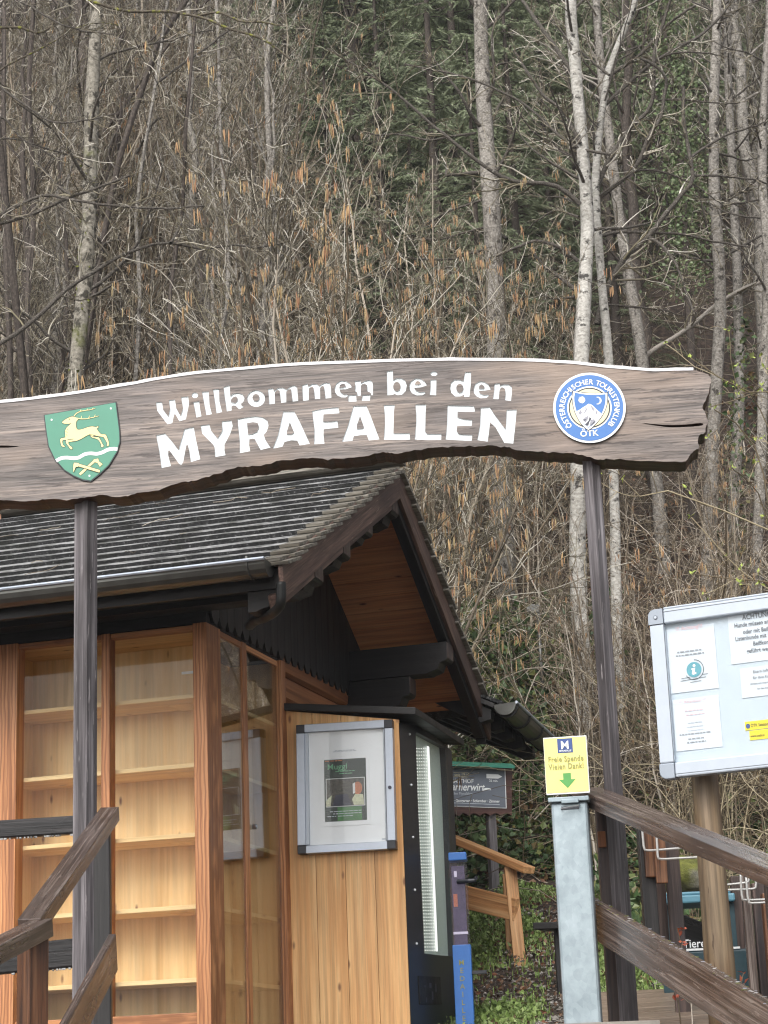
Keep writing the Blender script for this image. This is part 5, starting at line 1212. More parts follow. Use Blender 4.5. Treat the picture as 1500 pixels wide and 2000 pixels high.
traced('birch_tree', 'slender pale birch forking into dark limbs just right of the white-barked birch', 20.2,
       [(1200, 1150), (1196, 930), (1187, 720), (1176, 600), (1165, 480), (1160, 380), (1166, 290), (1178, 205), (1190, 130), (1212, 70), (1240, 10), (1252, -40)], 23, 11, 'birch',
       [(R6([(500, 850), (540, 690), (650, 470), (800, 330), (900, 190), (1060, 10)]) + [(1353, 350), (1347, 310), (1333, 240), (1332, 173)], 13, 7),
        (R3([(470, 1180), (560, 950), (680, 760), (800, 640), (830, 500), (830, 330), (900, 100), (940, 0)]), 11, 6), (R3([(590, 430), (750, 320), (850, 200), (960, 80), (1080, 0)]), 8, 5),
        (R3([(550, 610), (700, 470), (850, 350), (1000, 260), (1150, 160), (1280, 10)]), 9, 6), (R3([(520, 1150), (650, 1050), (740, 950), (800, 800), (870, 680), (910, 500), (910, 430), (860, 370), (760, 310)]), 11, 6),
        (R6([(500, 340), (620, 310), (800, 310), (1000, 320), (1200, 370), (1400, 400)]), 8, 4), (R6([(490, 730), (700, 740), (840, 745), (980, 780)]), 6, 3),
        (R6([(800, 340), (880, 390), (960, 500), (1000, 620), (1060, 760)]), 8, 4), (R3([(1060, 1030), (1200, 1030), (1330, 1050), (1480, 1080)]), 6, 4), (R3([(1050, 920), (1150, 850), (1300, 770), (1480, 710)]), 6, 4),
        (R3([(720, 1000), (850, 1000), (1000, 1060), (1200, 1180)]), 5, 3), (R3([(860, 590), (1000, 580), (1150, 600), (1300, 605)]), 5, 3), (R3([(850, 350), (950, 310), (1100, 310), (1200, 320)]), 5, 3)],
       dens=1.3, seed=22, low=.4)
traced('speckled_tree', 'thick grey speckled trunk rising straight behind the middle of the welcome sign', 21.5,
       [(1010, 1390), (996, 1250), (985, 1100), (978, 940), (971, 700), (966, 560), (958, 420), (950, 300), (942, 150), (937, 0), (934, -50)], 47, 27, 'greytrunk',
       [(R2([(1310, 830), (1380, 700), (1450, 560), (1490, 500)]), 7, 4), (R5([(1470, 350), (1380, 280), (1370, 180), (1300, 40)]), 8, 5), (R5([(1330, 120), (1150, 180), (1040, 240), (860, 330)]), 6, 3), (R5([(1350, 280), (1200, 320), (1080, 355), (880, 355)]), 6, 3),
        (R5([(1380, 400), (1230, 440), (1080, 470), (820, 440)]), 6, 3), (R2([(1290, 780), (1150, 800), (1000, 830), (820, 800), (620, 800)]), 6, 3), (R2([(1340, 420), (1420, 380), (1500, 370)]), 6, 4)], dens=1.1, seed=23, low=.4)
traced('leaning_tree', 'pale trunk leaning left, just right of the two birches', 22.5,
       [(1330, 1500), (1316, 1300), (1298, 1100), (1280, 930), (1250, 700), (1236, 600), (1218, 480), (1203, 380), (1192, 290), (1176, 160), (1166, 40)], 30, 16, 'greytrunk', [(R6([(730, 1085), (830, 1000), (950, 930), (1080, 840), (1200, 740), (1350, 650), (1500, 600)]) + [(1560, 520)], 11, 7)], 'palelimb', dens=1.5, seed=24, low=.45)
traced('ash_tree', 'straight pale grey trunk standing left of the twin trunks at the right edge', 21.8,
       [(1385, 1300), (1385, 1100), (1390, 900), (1400, 720), (1405, 600), (1396, 500), (1390, 380), (1394, 200), (1400, 60), (1404, -40)], 31, 16, 'greytrunk', [(R6([(1190, 130), (1300, 90), (1420, 20)]) + [(1520, 300)], 8, 5), (R6([(1180, 260), (1250, 130), (1420, 30)]), 7, 4)], dens=1.5, seed=25, low=.35)
traced('ash_tree', 'grey trunk with ivy, second from the right edge of the wood', 22.4,
       [(1420, 1250), (1424, 1000), (1440, 760), (1446, 600), (1440, 420), (1432, 260), (1424, 100), (1420, -30)], 24, 13, 'greytrunk', [], dens=1.5, seed=26, low=.35, extra=lambda *a: ivy_on(*a, n=500, t0=.05, t1=.35, spread=.08))
traced('ash_tree', 'pale trunk touching the right picture edge', 21.2, [(1480, 1250), (1484, 1000), (1494, 760), (1500, 560), (1488, 380), (1494, 200), (1502, 40)], 24, 14, 'greytrunk', [], dens=1.5, seed=27, low=.35)
traced('ivy_clad_tree', 'dark slim trunk wrapped in pale green ivy leaves right of the leaning trunk', 24.0,
       [(1350, 1200), (1352, 900), (1352, 720), (1344, 600), (1336, 460), (1330, 330), (1318, 200), (1300, 60)], 18, 10, 'darktrunk', [], dens=.7, seed=28, low=.4, extra=lambda *a: ivy_on(*a, n=4600, t0=.36, t1=.76, spread=.27, mat='ivylight', size=.05))
traced('mossy_tree', 'mossy pale trunk on the left with yellow-green patches of moss', 17.5,
       [(146, 1000), (145, 760), (158, 640), (170, 520), (176, 400), (178, 250), (184, 100), (195, -30)], 42, 24, 'mosstrunk',
       [(R4([(520, 380), (440, 270), (410, 200), (330, 160), (180, 130)]), 7, 4), (R4([(480, 720), (600, 660), (720, 600), (800, 590)]), 7, 3), (R4([(540, 560), (620, 380), (760, 330)]), 5, 3)], 'limb', dens=.9, seed=29, low=.35, extra=moss_on)
traced('crooked_tree', 'dark crooked trunk leaning right across the upper left of the wood', 18.6,
       [(150, 760), (170, 640), (205, 450), (245, 285), (272, 200), (300, 110), (335, 35), (362, -30)], 17, 10, 'darktrunk', [(R1([(800, 900), (860, 800), (970, 680)]), 7, 4), (R1([(900, 500), (1080, 370), (1250, 250), (1400, 130)]), 6, 4)], dens=1.1, seed=30, low=.3)
traced('alder_tree', 'tree off the left edge sending long arching branches across the picture', 14.5,
       [(-60, 900), (-70, 700), (-75, 500), (-70, 300), (-60, 100), (-60, -40)], 34, 20, 'darktrunk',
       [([(-60, 700), (20, 660)] + R4([(230, 800), (400, 640), (550, 550), (650, 480), (830, 400), (1000, 375), (1200, 410), (1350, 385), (1500, 395)]) + [(560, 470)], 11, 4),
        ([(-70, 470)] + R4([(0, 260), (150, 215), (400, 110), (600, 50), (740, 0)]), 9, 5), ([(-70, 450)] + R4([(0, 210), (250, 90), (400, 105), (640, 130), (860, 145)]) + [(400, 395)], 8, 4),
        ([(-60, 100)] + R1([(0, 500), (150, 610), (330, 710), (500, 700), (700, 650)]), 7, 3), (R1([(-180, -120), (100, 0), (230, 70), (350, 140), (500, 195), (640, 200)]), 6, 3),
        ([(-66, 330)] + R1([(0, 810), (240, 850), (420, 900), (560, 980)]), 6, 3), ([(-70, 250)] + R1([(0, 690), (100, 800), (260, 900), (400, 960)]), 6, 3), (R4([(1000, 375), (1050, 290), (1080, 220)]), 7, 4)],
       dens=1.1, seed=31, low=.4)
traced('alder_tree', 'tree with dark moss-covered branches reaching in at the top left', 15.2,
       [(60, 1000), (40, 700), (10, 400), (-20, 100), (-30, -60)], 20, 14, 'darktrunk',
       [([(60, -40)] + R1([(700, 60), (950, 65), (1150, 100), (1300, 160), (1500, 230)]) + [(560, 120)], 8, 5), ([(-40, 60)] + R1([(0, 160), (120, 155), (240, 170), (330, 90)]), 8, 4), (R1([(1150, 100), (1270, 70), (1400, 110), (1500, 130)]) + [(545, 50)], 6, 4)],
       'mosslimb', dens=.9, seed=32, low=.5)
for i, (tr_, w0, w1, Y, lab) in enumerate([
    ([(60, 1000), (62, 760), (56, 600), (64, 400), (60, 200), (70, 20)], 20, 12, 19.5, 'slim dark trunk left of the mossy pale trunk'),
    ([(18, 1000), (20, 760), (14, 560), (8, 400), (12, 200), (4, 0)], 18, 12, 20.5, 'dark trunk nearest the left picture edge'),
    ([(330, 900), (336, 720), (330, 560), (352, 420), (370, 250), (384, 60)], 12, 8, 17.2, 'thin dark stem above the capital letter M of the sign'),
    ([(250, 900), (262, 740), (275, 560), (268, 430), (290, 300), (310, 100)], 14, 8, 18.2, 'thin grey stem between the mossy trunk and the hazel thicket'),
    ([(430, 860), (428, 700), (446, 560), (440, 420), (430, 280), (426, 100)], 13, 8, 20.1, 'grey stem in the middle of the hazel thicket')]):
    traced('slim_tree', lab, Y, tr_, w0 * .72, w1 * .72, 'darktrunk' if i < 3 else 'greytrunk', dens=1.2, seed=40 + i, low=.25)
# ------------------------------------------------------------------ hazel shrubs with catkins
def hazel_mesh(seed, ns=10, h=5.2, CATK=.1):
    rng = np.random.default_rng(seed)
    a = rng.uniform(0, 6.28, ns); lean = rng.uniform(.05, .42, ns); H = h * rng.uniform(.6, 1.1, ns); n = 12
    t = np.linspace(0, 1, n)
    P = np.zeros((ns, n, 3)); r0 = rng.uniform(.05, .25, ns)
    for i in range(ns):
        rr_ = r0[i] + lean[i] * H[i] * (t ** 1.5) * .8
        P[i, :, 0] = np.cos(a[i]) * rr_; P[i, :, 1] = np.sin(a[i]) * rr_; P[i, :, 2] = H[i] * (t - .12 * lean[i] * t * t * 2) - .15
    P[:, 1:] += np.cumsum(rng.normal(0, .03, (ns, n - 1, 3)), 1)
    R = np.linspace(1, .3, n)[None] * rng.uniform(.014, .026, (ns, 1))
    a1 = kids(P, R, 11, .34, 40, 8, rng, .18, .17, .5, .25, 1, .003)
    a2 = kids(*a1, 6, .45, 42, 6, rng, .10, .2, .6, .2, 1, .0026)
    a3 = kids(*a2, 3, .5, 42, 4, rng, .05, .22, .7, .2, 1, .0024)
    sv = tubes([(P, R, 7)]); tv = tubes([(*a1, 4), (*a2, 3), (*a3, 3)])
    # catkins hang from the ends of the fine twigs
    e = np.concatenate([a3[0][:, -1], a3[0][:, 2], a2[0][:, -1]]); e = e[e[:, 2] > h * .25]
    e = e[rng.random(len(e)) < CATK * .55]; e = np.repeat(e, 4, 0); e = e + rng.normal(0, .016, e.shape) * [1, 1, .8]
    N = len(e); Lc = rng.uniform(.05, .115, N); tl = rng.normal(0, .08, (N, 2)); n = 4
    C = np.zeros((N, n, 3)); s = np.array([0, .25, .7, 1.])
    C[..., 0] = e[:, :1] + tl[:, :1] * Lc[:, None] * s; C[..., 1] = e[:, 1:2] + tl[:, 1:] * Lc[:, None] * s; C[..., 2] = e[:, 2:3] - Lc[:, None] * s
    CRd = np.array([.002, .005, .0045, .002])[None].repeat(N, 0)
    cv = tubes([(C, CRd, 4)])
    return rawmesh('stems', *sv, ['twig2']), rawmesh('crown', *tv, ['twig2' if seed % 2 else 'twig']), rawmesh('catkins', *cv, ['catkin'])
HZ = [hazel_mesh(100 + i, 9 + i % 4, 4.6 + .35 * i, (.10, .03, .14, .012, .07)[i]) for i in range(5)]
def plant(parts, names, name, label, cat, group, loc, rot, sc):
    r = bpy.data.objects.new(name, None); COL.objects.link(r); r.location = loc; r.rotation_euler = (0, 0, rot); r.scale = (sc, sc, sc); r.empty_display_size = .2
    tag(r, label, cat, group)
    for nm, me in zip(names, parts):
        c_ = addobj(nm, me, r)
        if nm == 'catkins': c_['kind'] = 'stuff'
    return r
def fx(px, Y): return float(at(px, 1000, Y)[0])
rs = random.Random(5)
hz_spots = [(430, 15.0), (560, 15.3), (640, 15.8), (500, 16.6), (620, 17.2), (740, 17.6), (330, 16.3), (850, 22.4), (240, 15.6), (400, 18.4), (560, 18.8), (700, 19.4), (60, 16.2), (140, 17.6),
            (900, 23), (1010, 22.6), (1120, 17.6), (1160, 19), (1260, 18), (1030, 20.5), (820, 20.8), (480, 21), (300, 20.5), (620, 22), (120, 21), (760, 23), (1350, 17.2), (-60, 17), (1480, 18.4), (1560, 17), (-160, 19), (-40, 22), (200, 23.5), (400, 24.5), (560, 25.5), (1640, 20), (1180, 22.5), (1420, 21), (-80, 24), (20, 26), (100, 25), (180, 27), (260, 25.5), (340, 28), (60, 29), (-20, 30), (430, 29), (520, 28)]
for i, (px, Y) in enumerate(hz_spots):
    x = fx(px, Y); s_ = rs.uniform(.85, 1.2) * (.62 if px > 880 else 1.) * (1.5 if Y > 23.7 else 1.)
    plant(HZ[(0, 2, 4, 1, 0)[i % 5] if 380 < px < 880 and Y < 23.7 else (3, 1, 3, 4)[i % 4]], ('stems', 'crown', 'catkins'), 'hazel_shrub', 'leafless many-stemmed hazel shrub hung with orange-brown catkins in the thicket', 'shrub', 'hazel shrubs on the wooded slope', (x, Y, float(gz(x, Y))), rs.uniform(0, 6.28), s_)
# ------------------------------------------------------------------ bare trees further up the slope
def bare_mesh(seed, h):
    rng = np.random.default_rng(seed); n = 24
    t = np.linspace(0, 1, n); P = np.zeros((1, n, 3)); P[0, :, 2] = t * h - .3
    P[0, 1:, :2] += np.cumsum(rng.normal(0, .055, (n - 1, 2)), 0)
    R = (np.interp(t, [0, .04, 1], [.12, .085, .015]) * h / 12)[None]
    a1 = kids(P, R, 40, .2, 52, 10, rng, .3, .12, .3, .18, 1, .005)
    a2 = kids(*a1, 10, .42, 42, 6, rng, .12, .17, .6, .15, 1, .0036)
    a3 = kids(*a2, 5, .5, 42, 4, rng, .05, .2, .7, .2, 1, .0028)
    return rawmesh('trunk', *tubes([(P, R, 10), (*a1, 5)]), ['greytrunk' if seed % 2 else 'darktrunk']), rawmesh('crown', *tubes([(*a2, 3), (*a3, 3)]), ['twig'])
BT = [bare_mesh(200 + i, 10 + 1.1 * i) for i in range(5)]
for i in range(124):
    Y = rs.uniform(23, 62); px = rs.uniform(-420, 1920)
    if i > 63: px = rs.uniform(-200, 640); Y = rs.uniform(21.5, 40)
    if 540 < px < 1350 and Y < 45 and rs.random() < .75: px = rs.choice((rs.uniform(-300, 500), rs.uniform(1300, 1800)))
    x = fx(px, Y); plant(BT[i % 5], ('trunk', 'crown'), 'bare_tree', 'leafless tree among many on the wooded slope above the hut', 'tree', 'bare trees on the wooded slope', (x, Y, float(gz(x, Y))), rs.uniform(0, 6.28), rs.uniform(.75, 1.25) if i < 64 else rs.uniform(.45, .75))
# ------------------------------------------------------------------ conifers
def conifer_mesh(seed, h):
    rng = np.random.default_rng(seed); n = 14; t = np.linspace(0, 1, n); P = np.zeros((1, n, 3)); P[0, :, 2] = t * h - .3; R = np.linspace(.16, .02, n)[None] * h / 14
    nb = 190; zz = rng.uniform(.1, .98, nb) * h; a = rng.uniform(0, 6.28, nb); L = (.35 + 2.3 * (1 - zz / h) ** .75) * rng.uniform(.6, 1.15, nb)
    m = 8; s = np.linspace(0, 1, m)
    B = np.zeros((nb, m, 3)); B[..., 0] = np.cos(a)[:, None] * L[:, None] * s; B[..., 1] = np.sin(a)[:, None] * L[:, None] * s
    B[..., 2] = zz[:, None] + L[:, None] * (.12 * s - .42 * s * s); B[:, 1:] += rng.normal(0, .03, (nb, m - 1, 3))
    BR = np.linspace(.018, .004, m)[None].repeat(nb, 0)
    k = 170; N = nb * k; bi = np.repeat(np.arange(nb), k); u = rng.uniform(.12, 1, N) ** .8; x = u * (m - 1); i = np.minimum(x.astype(int), m - 2); fr = (x - i)[:, None]
    c = B[bi, i] * (1 - fr) + B[bi, i + 1] * fr; tg = nrmz(B[bi, i + 1] - B[bi, i]); sd = np.stack([-tg[:, 1], tg[:, 0], np.zeros(N)], 1) * rng.choice([-1, 1], N)[:, None]
    d = nrmz(tg * rng.uniform(.3, 1.1, (N, 1)) + sd * rng.uniform(.4, 1, (N, 1)) + np.array([0, 0, -.35]) + rng.normal(0, .18, (N, 3)))
    ll = (.10 + .16 * rng.random((N, 1))) * (1.15 - .5 * u[:, None]); w = nrmz(np.cross(d, rng.normal(size=(N, 3)))) * (.005 + .006 * rng.random((N, 1)))
    v = np.stack([c - w * .4, c + d * ll * .5 - w, c + d * ll, c + d * ll * .5 + w], 1).reshape(-1, 3); q = np.arange(N)[:, None] * 4
    return rawmesh('trunk', *tubes([(P, R, 8), (B, BR, 3)]), ['darktrunk']), rawmesh('crown', v, np.concatenate([q, q + 1, q + 2, q + 3], 1), ['needle'], smooth=False)
CN = [conifer_mesh(300 + i, 11 + 2 * i) for i in range(3)]
cspots = [(620, 34), (720, 31), (800, 37), (880, 33), (980, 36), (1060, 32), (1120, 38), (1220, 34), (700, 42), (860, 45), (1000, 43), (1160, 46), (1300, 40), (1400, 36), (1480, 44), (560, 44), (760, 50), (920, 53), (1080, 52), (1260, 54), (1420, 52), (1580, 40), (1680, 48), (880, 27), (1010, 28.5), (770, 27.5), (640, 50), (1750, 38), (1340, 30), (60, 48), (240, 54), (-160, 46), (420, 58), (620, 60), (840, 62), (1060, 62), (1280, 63), (960, 24.8), (1230, 27), (580, 30), (660, 28), (740, 32.5), (830, 29.5), (930, 30.5), (1040, 26), (1110, 29), (1180, 31), (680, 37), (900, 39), (1250, 37), (1020, 39.5), (1500, 33)]
for i, (px, Y) in enumerate(cspots):
    x = fx(px, Y); plant(CN[i % 3], ('trunk', 'crown'), 'conifer', 'dark green conifer among many standing behind the bare trees', 'tree', 'conifers on the wooded slope', (x, Y, float(gz(x, Y))), rs.uniform(0, 6.28), rs.uniform(.7, 1.2) * (.5 if Y < 30 else 1))
# ------------------------------------------------------------------ brushwood, ivy, grass and leaf litter (stuff)
def arcs(n, rng, xs, ys, L, r, n_=8, up=.8, spread=1.):
    x = rng.uniform(*xs, n); y = rng.uniform(*ys, n); z = gz(x, y) + rng.uniform(-.05, .6, n)
    d = nrmz(np.stack([rng.normal(0, spread, n), rng.normal(0, spread, n), np.abs(rng.normal(up, .5, n))], 1)); ln = rng.uniform(*L, n)
    P = np.zeros((n, n_, 3)); P[:, 0] = np.stack([x, y, z], 1)
    for j in range(1, n_):
        d = nrmz(d + rng.normal(0, .16, d.shape) + np.array([0, 0, -.16])); P[:, j] = P[:, j - 1] + d * (ln / (n_ - 1))[:, None]
    P[..., 2] = np.maximum(P[..., 2], gz(P[..., 0], P[..., 1]) + .02)
    return P, np.linspace(1, .35, n_)[None] * rng.uniform(*r, (n, 1))
rg = np.random.default_rng(77)
b1 = arcs(2600, rg, (-4.8, 5.2), (17.5, 25), (.5, 2.2), (.003, .008)); k1 = kids(*b1, 3, .4, 40, 4, rg, .05, .2, .6, .2, 1, .0022)
b2 = arcs(5600, rg, (-14, 14), (24, 56), (.8, 3.4), (.005, .012)); k2 = kids(*b2, 3, .4, 40, 4, rg, .05, .2, .6, .2, 1, .0035)
o = addobj('undergrowth', rawmesh('undergrowth', *tubes([(*b1, 4), (*k1, 3), (*b2, 3), (*k2, 3)]), ['twig2'])); tag(o, 'tangled leafless undergrowth covering the wooded slope', 'undergrowth', kind='stuff')
b1 = arcs(190, rg, (2.7, 4.9), (14.2, 18.5), (.9, 2.6), (.0035, .007), 9, 1.2); bx = arcs(60, rg, (2.0, 2.9), (15.4, 16.6), (2.3, 3.3), (.0035, .006), 10, 2.8, .3); kx = kids(*bx, 4, .35, 40, 5, rg, .05, .2, .6, .3, 1, .0022); k1 = kids(*b1, 5, .4, 45, 5, rg, .05, .2, .6, .2, 1, .0022)
b2 = arcs(40, rg, (1.2, 2.2), (18.4, 20.5), (.5, 1.1), (.003, .006), 9, .6); k2 = kids(*b2, 4, .4, 45, 5, rg, .05, .2, .6, .2, 1, .002)
o = addobj('bramble', rawmesh('bramble', *tubes([(*b1, 4), (*k1, 3), (*b2, 4), (*k2, 3), (*bx, 4), (*kx, 3)]), ['straw'])); tag(o, 'tangle of straw-coloured stems on the bank behind the notice board', 'bramble', kind='stuff')
n = 15000; x = rg.normal(.78, .72, n); y = rg.uniform(17.9, 21.8, n); keep = (x > -.6) & (x < 2.6); x, y = x[keep], y[keep]; x = np.r_[x, rg.uniform(1.6, 4.6, 6500)]; y = np.r_[y, rg.uniform(14.2, 18.6, 6500)]
p = np.stack([x, y, gz(x, y) + np.abs(rg.normal(0, .13, len(x)))], 1); v, f = leafcloud(p, rg, .075, up=.5, asp=.9)
tag(addobj('ivy', rawmesh('ivy', v, f, ['ivy'], smooth=False)), 'dark green ivy covering the bank behind the inn signboard', 'ivy', kind='stuff')
n = 34000; x = rg.uniform(-5, 6, n); y = rg.uniform(12.5, 27, n); sz_ = np.full((n, 1), .07); sz_[:2200] = .035; x[:2200] = rg.uniform(.1, 3.2, 2200); y[:2200] = rg.uniform(9.6, 14, 2200); y[2200:] = np.maximum(y[2200:], 13.5 + rg.uniform(0, 2, n - 2200)); sz_[y < 17.8] = .036; p = np.stack([x, y, gz(x, y) + rg.uniform(.0, .05, n)], 1); v, f = leafcloud(p, rg, sz_, up=.1, asp=.65)
tag(addobj('leaf_litter', rawmesh('leaf_litter', v, f, ['litter'], smooth=False)), 'brown dead leaves strewn over the slope', 'leaf litter', kind='stuff')
def blades(n, xs, ys, rng, hgt, dens_f):
    x = rng.uniform(*xs, n); y = rng.uniform(*ys, n); k = dens_f(x, y) > rng.random(n); x, y = x[k], y[k]; m = len(x); c = np.stack([x, y, gz(x, y) - .01], 1)
    h = hgt * rng.uniform(.4, 1.2, (m, 1)); a = rng.uniform(0, 6.28, m); ln = np.stack([np.cos(a), np.sin(a), np.zeros(m)], 1) * h * rng.uniform(.1, .8, (m, 1)); w = np.stack([-np.sin(a), np.cos(a), np.zeros(m)], 1) * .0045
    U_ = np.array([0, 0, 1.]); m1 = c + U_ * h * .6 + ln * .4
    v = np.stack([c - w, c + w, m1 + w * .8, m1 - w * .8, m1 - w * .8, m1 + w * .8, c + U_ * h * .85 + ln + w * .1, c + U_ * h * .85 + ln - w * .1], 1).reshape(-1, 3)
    q = np.arange(m)[:, None] * 8; return v, np.concatenate([np.concatenate([q, q + 1, q + 2, q + 3], 1), np.concatenate([q + 4, q + 5, q + 6, q + 7], 1)])
n = 9000; x = rg.uniform(.1, 2.8, n); y = rg.uniform(9.8, 16, n); r_ = rg.uniform(.004, .018, (n, 1)) ; c_ = np.stack([x, y, gz(x, y) + .002], 1)
od = np.array([[1, 0, 0], [0, 1, 0], [-1, 0, 0], [0, -1, 0], [0, 0, .7], [0, 0, -.7]])[None] * rg.uniform(.6, 1.3, (n, 6, 1)); v = (c_[:, None] + od * r_[:, None]).reshape(-1, 3); q = np.arange(n)[:, None] * 6
tag(addobj('gravel', rawmesh('gravel', v, np.concatenate([q + np.array([[a_, (a_ + 1) % 4, t_]]) for a_ in range(4) for t_ in (4, 5)]), ['stone'], smooth=False)), 'small grey stones strewn over the bare path', 'gravel', kind='stuff')
patch = lambda x, y: np.clip((np.abs(x - .98 - .11 * (y - 13)) / .24) ** 3, 0, np.where(y > 15.2, 1, 1)) * np.clip(.5 + .9 * np.sin(x * 2.7 + 1.1 * y) * np.sin(y * 1.9 - x * 1.3 + .6) + .25 * np.sin(x * 7 + y * 5), .02, 1)
v1, f1 = blades(60000, (.2, 1.8), (12.0, 17.6), rg, .085, patch); v2, f2 = blades(15000, (1.9, 5), (10.2, 14.5), rg, .15, patch)
n = 22000; x = rg.uniform(.2, 1.8, n); y = rg.uniform(12.0, 17.6, n); k = patch(x, y) > rg.random(n); x, y = x[k], y[k]
v3, f3 = leafcloud(np.stack([x, y, gz(x, y) + rg.uniform(.01, .07, len(x))], 1), rg, .035, up=.6, asp=.8)
v = np.concatenate([v1, v2, v3]); f = np.concatenate([f1, f2 + len(v1), f3 + len(v1) + len(v2)])
tag(addobj('grass', rawmesh('grass', v, f, ['grass'], smooth=False)), 'fresh green grass and clover in patches on the slope', 'grass', kind='stuff')
# ------------------------------------------------------------------ near shrub with opening buds at the right edge
rng = np.random.default_rng(9)
br = [([(1620, 1090), (1560, 1060), (1500, 1035), (1420, 1000), (1350, 975), (1290, 955), (1230, 975), (1216, 935)], 7, 2), ([(1640, 1130), (1540, 1090), (1502, 990), (1480, 880), (1420, 810), (1395, 800)], 7, 2.5), ([(1640, 780), (1560, 760), (1500, 768), (1470, 768), (1400, 735), (1350, 700)], 6, 2.5), ([(1500, 768), (1460, 738), (1444, 712)], 3, 2), ([(1470, 768), (1440, 780), (1385, 795)], 3.5, 2),
      ([(1640, 1200), (1520, 1160), (1440, 1110), (1400, 1065), (1350, 1010)], 5, 2), ([(1640, 1240), (1530, 1170), (1510, 1060), (1480, 960), (1450, 930), (1430, 915)], 5, 2), ([(1600, 1150), (1490, 1135), (1420, 1130), (1350, 1120)], 4, 2)]
base = V3(3.0, 12.2, float(gz(3.0, 12.2)))
sh_ = thing('budding_shrub', 'pale-stemmed shrub with opening yellow-green buds reaching in from the right edge', 'shrub', base)
lp, lr = [], []
for pl, wa, wb in br:
    q = smoothpoly(np.array(pl, float), 4, False); Yv = np.linspace(12.0, 11.2 + rng.uniform(0, .6), len(q)); P = resample([at(x, y, yy) for (x, y), yy in zip(q, Yv)], 18)
    first = P[0]; pre = resample([base + V3(rng.uniform(-.1, .1), rng.uniform(-.1, .1), -.1), (base + first) / 2 + V3(.35, .1, 0), first], 8)[:-1]
    P = resample(np.vstack([pre, P]), 24); lp.append(P - base); lr.append(np.linspace(wa * 1.3, wb, 24) * 12 / 8000)
P, R = np.array(lp), np.array(lr); a1 = kids(P, R, 7, .14, 45, 6, rng, .08, .15, .5, .4, 1, .0022); a2 = kids(*a1, 3, .5, 40, 4, rng, .05, .2, .7, .2, 1, .0018)
addobj('stems', rawmesh('stems', *tubes([(P, R, 7), (*a1, 4), (*a2, 3)]), ['straw']), sh_)
e = np.concatenate([P[:, -1], a1[0][:, -1], a2[0][::3, -1]]); e = np.repeat(e, 3, 0) + rng.normal(0, .006, (len(e) * 3, 3)); v, f = leafcloud(e, rng, .03, up=.5, asp=.5); addobj('buds', rawmesh('buds', v, f, ['bud'], smooth=False), sh_)['kind'] = 'stuff'
# red dry sprig by the right railing
rng = np.random.default_rng(19); bs_ = at(1330, 1990, 9.7); bs_[2] = float(gz(bs_[0], bs_[1]))
sg = thing('barberry_sprig', 'thin sprig with small reddish leaves between the right railing boards', 'plant', bs_)
lp = [resample([bs_, at(1322, 1930, 9.7), at(1335, 1860, 9.7), at(1322, 1812, 9.7)], 12), resample([bs_ + V3(.05, 0, 0), at(1350, 1960, 9.75), at(1352, 1890, 9.75)], 12), resample([bs_ + V3(.25, 0, 0), at(1440, 1960, 9.6), at(1452, 1900, 9.6)], 12)]
P = np.array(lp) - bs_; R = np.linspace(.004, .002, 12)[None].repeat(3, 0); a1 = kids(P, R, 6, .2, 45, 4, rng, .1, .2, .6, .3, 1, .0015)
addobj('stems', rawmesh('stems', *tubes([(P, R, 5), (*a1, 3)]), ['twig2']), sg)
e = np.concatenate([a1[0][:, -1], a1[0][:, 2], P[:, -1]]); e = np.repeat(e, 2, 0); v, f = leafcloud(e, rng, .03, up=0, asp=.6); addobj('leaves', rawmesh('leaves', v, f, ['redleaf'], smooth=False), sg)['kind'] = 'stuff'
# twigs lying on the hut roof
a, d, nrm, L = slope_basis(True); rng = np.random.default_rng(3); u_ = rng.uniform(-2.2, .5, 22); s_ = rng.uniform(.2, 2.2, 22); th = rng.normal(0, .5, 22); ln = rng.uniform(.06, .24, 22)
P = np.array([[a + KU * (u0 + math.cos(t) * l_ * x) + d * (s0 + math.sin(t) * l_ * x) + nrm * (.034 + .01 * x) for x in np.linspace(0, 1, 5)] for u0, s0, t, l_ in zip(u_, s_, th, ln)]); P += rng.normal(0, .006, P.shape)
tag(addobj('fallen_twigs', rawmesh('fallen_twigs', *tubes([(P, np.full((22, 5), .0018), 4)]), ['twig2'])), 'thin fallen twigs lying on the mossy hut roof', 'twigs', kind='stuff')
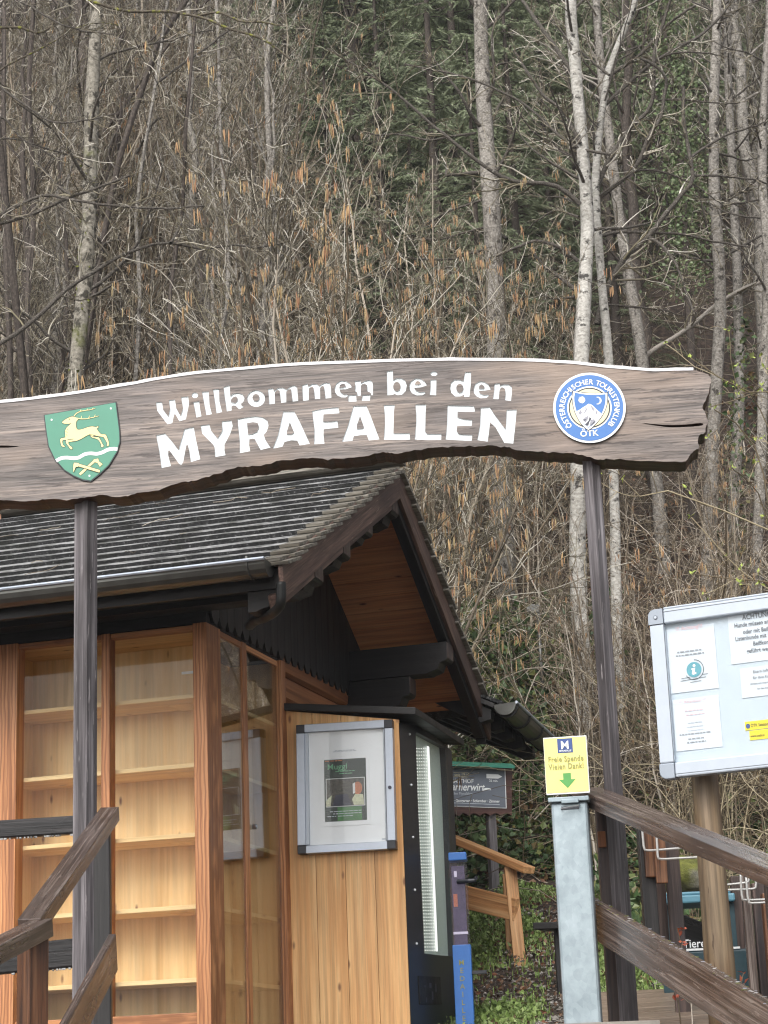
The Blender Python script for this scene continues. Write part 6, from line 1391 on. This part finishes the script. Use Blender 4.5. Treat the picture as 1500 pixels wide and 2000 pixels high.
# ================================================================== light
w = bpy.data.worlds.new('World'); SC.world = w; w.use_nodes = True; nt = w.node_tree; nt.nodes.clear()
sk_ = nt.nodes.new('ShaderNodeTexSky'); sk_.sky_type = 'NISHITA'; sk_.sun_disc = False; sk_.sun_elevation = rad(40); sk_.sun_rotation = rad(200); sk_.air_density = 1.; sk_.dust_density = 3.; sk_.ozone_density = 1.
hs = nt.nodes.new('ShaderNodeHueSaturation'); hs.inputs['Saturation'].default_value = .22
bg = nt.nodes.new('ShaderNodeBackground'); bg.inputs[1].default_value = .13; ou = nt.nodes.new('ShaderNodeOutputWorld')
nt.links.new(sk_.outputs[0], hs.inputs['Color']); nt.links.new(hs.outputs[0], bg.inputs[0]); nt.links.new(bg.outputs[0], ou.inputs[0])
sl = bpy.data.lights.new('sun', 'SUN'); sl.energy = 1.3; sl.angle = rad(40); sl.color = (1, .98, .95); so = bpy.data.objects.new('sun', sl); COL.objects.link(so)
el, az = rad(40), rad(200)     # sun stands behind the camera, a little to the left
so.rotation_euler = (Vector((-math.sin(az) * math.cos(el), -math.cos(az) * math.cos(el), -math.sin(el)))).to_track_quat('-Z', 'Y').to_euler()
SC.view_settings.view_transform = 'Standard'; SC.view_settings.look = 'None'; SC.view_settings.exposure = EXPO; SC.view_settings.gamma = 1
SC.cycles.use_denoising = True; SC.cycles.pixel_filter_type = 'BLACKMAN_HARRIS'; SC.cycles.filter_width = 1.2; SC.cycles.max_bounces = 8; SC.cycles.transparent_max_bounces = 12

# ================================================================== damp air
if HAZE:
    mb = MB(); X0_, X1_, Y0_, Y1_, Zb, Zt = -63, 63, -6, 97, -1.4, 92
    hz_ = bpy.data.meshes.new('haze'); vv = [(x, y, z) for z in (Zb, Zt) for x, y in ((X0_, Y0_), (X1_, Y0_), (X1_, Y1_), (X0_, Y1_))]
    hz_.from_pydata(vv, [], [(3, 2, 1, 0), (4, 5, 6, 7), (0, 1, 5, 4), (1, 2, 6, 5), (2, 3, 7, 6), (3, 0, 4, 7)])
    k = NT('damp_air'); pv = k.n('ShaderNodeVolumePrincipled'); pv.inputs['Color'].default_value = (.9, .92, .95, 1); pv.inputs['Density'].default_value = HAZE; pv.inputs['Anisotropy'].default_value = .2
    k.l(pv.outputs[0], k.out.inputs['Volume']); hz_.materials.append(k.m)
    tag(addobj('haze', hz_), 'thin damp air hanging in front of the wooded slope', 'haze', kind='stuff')
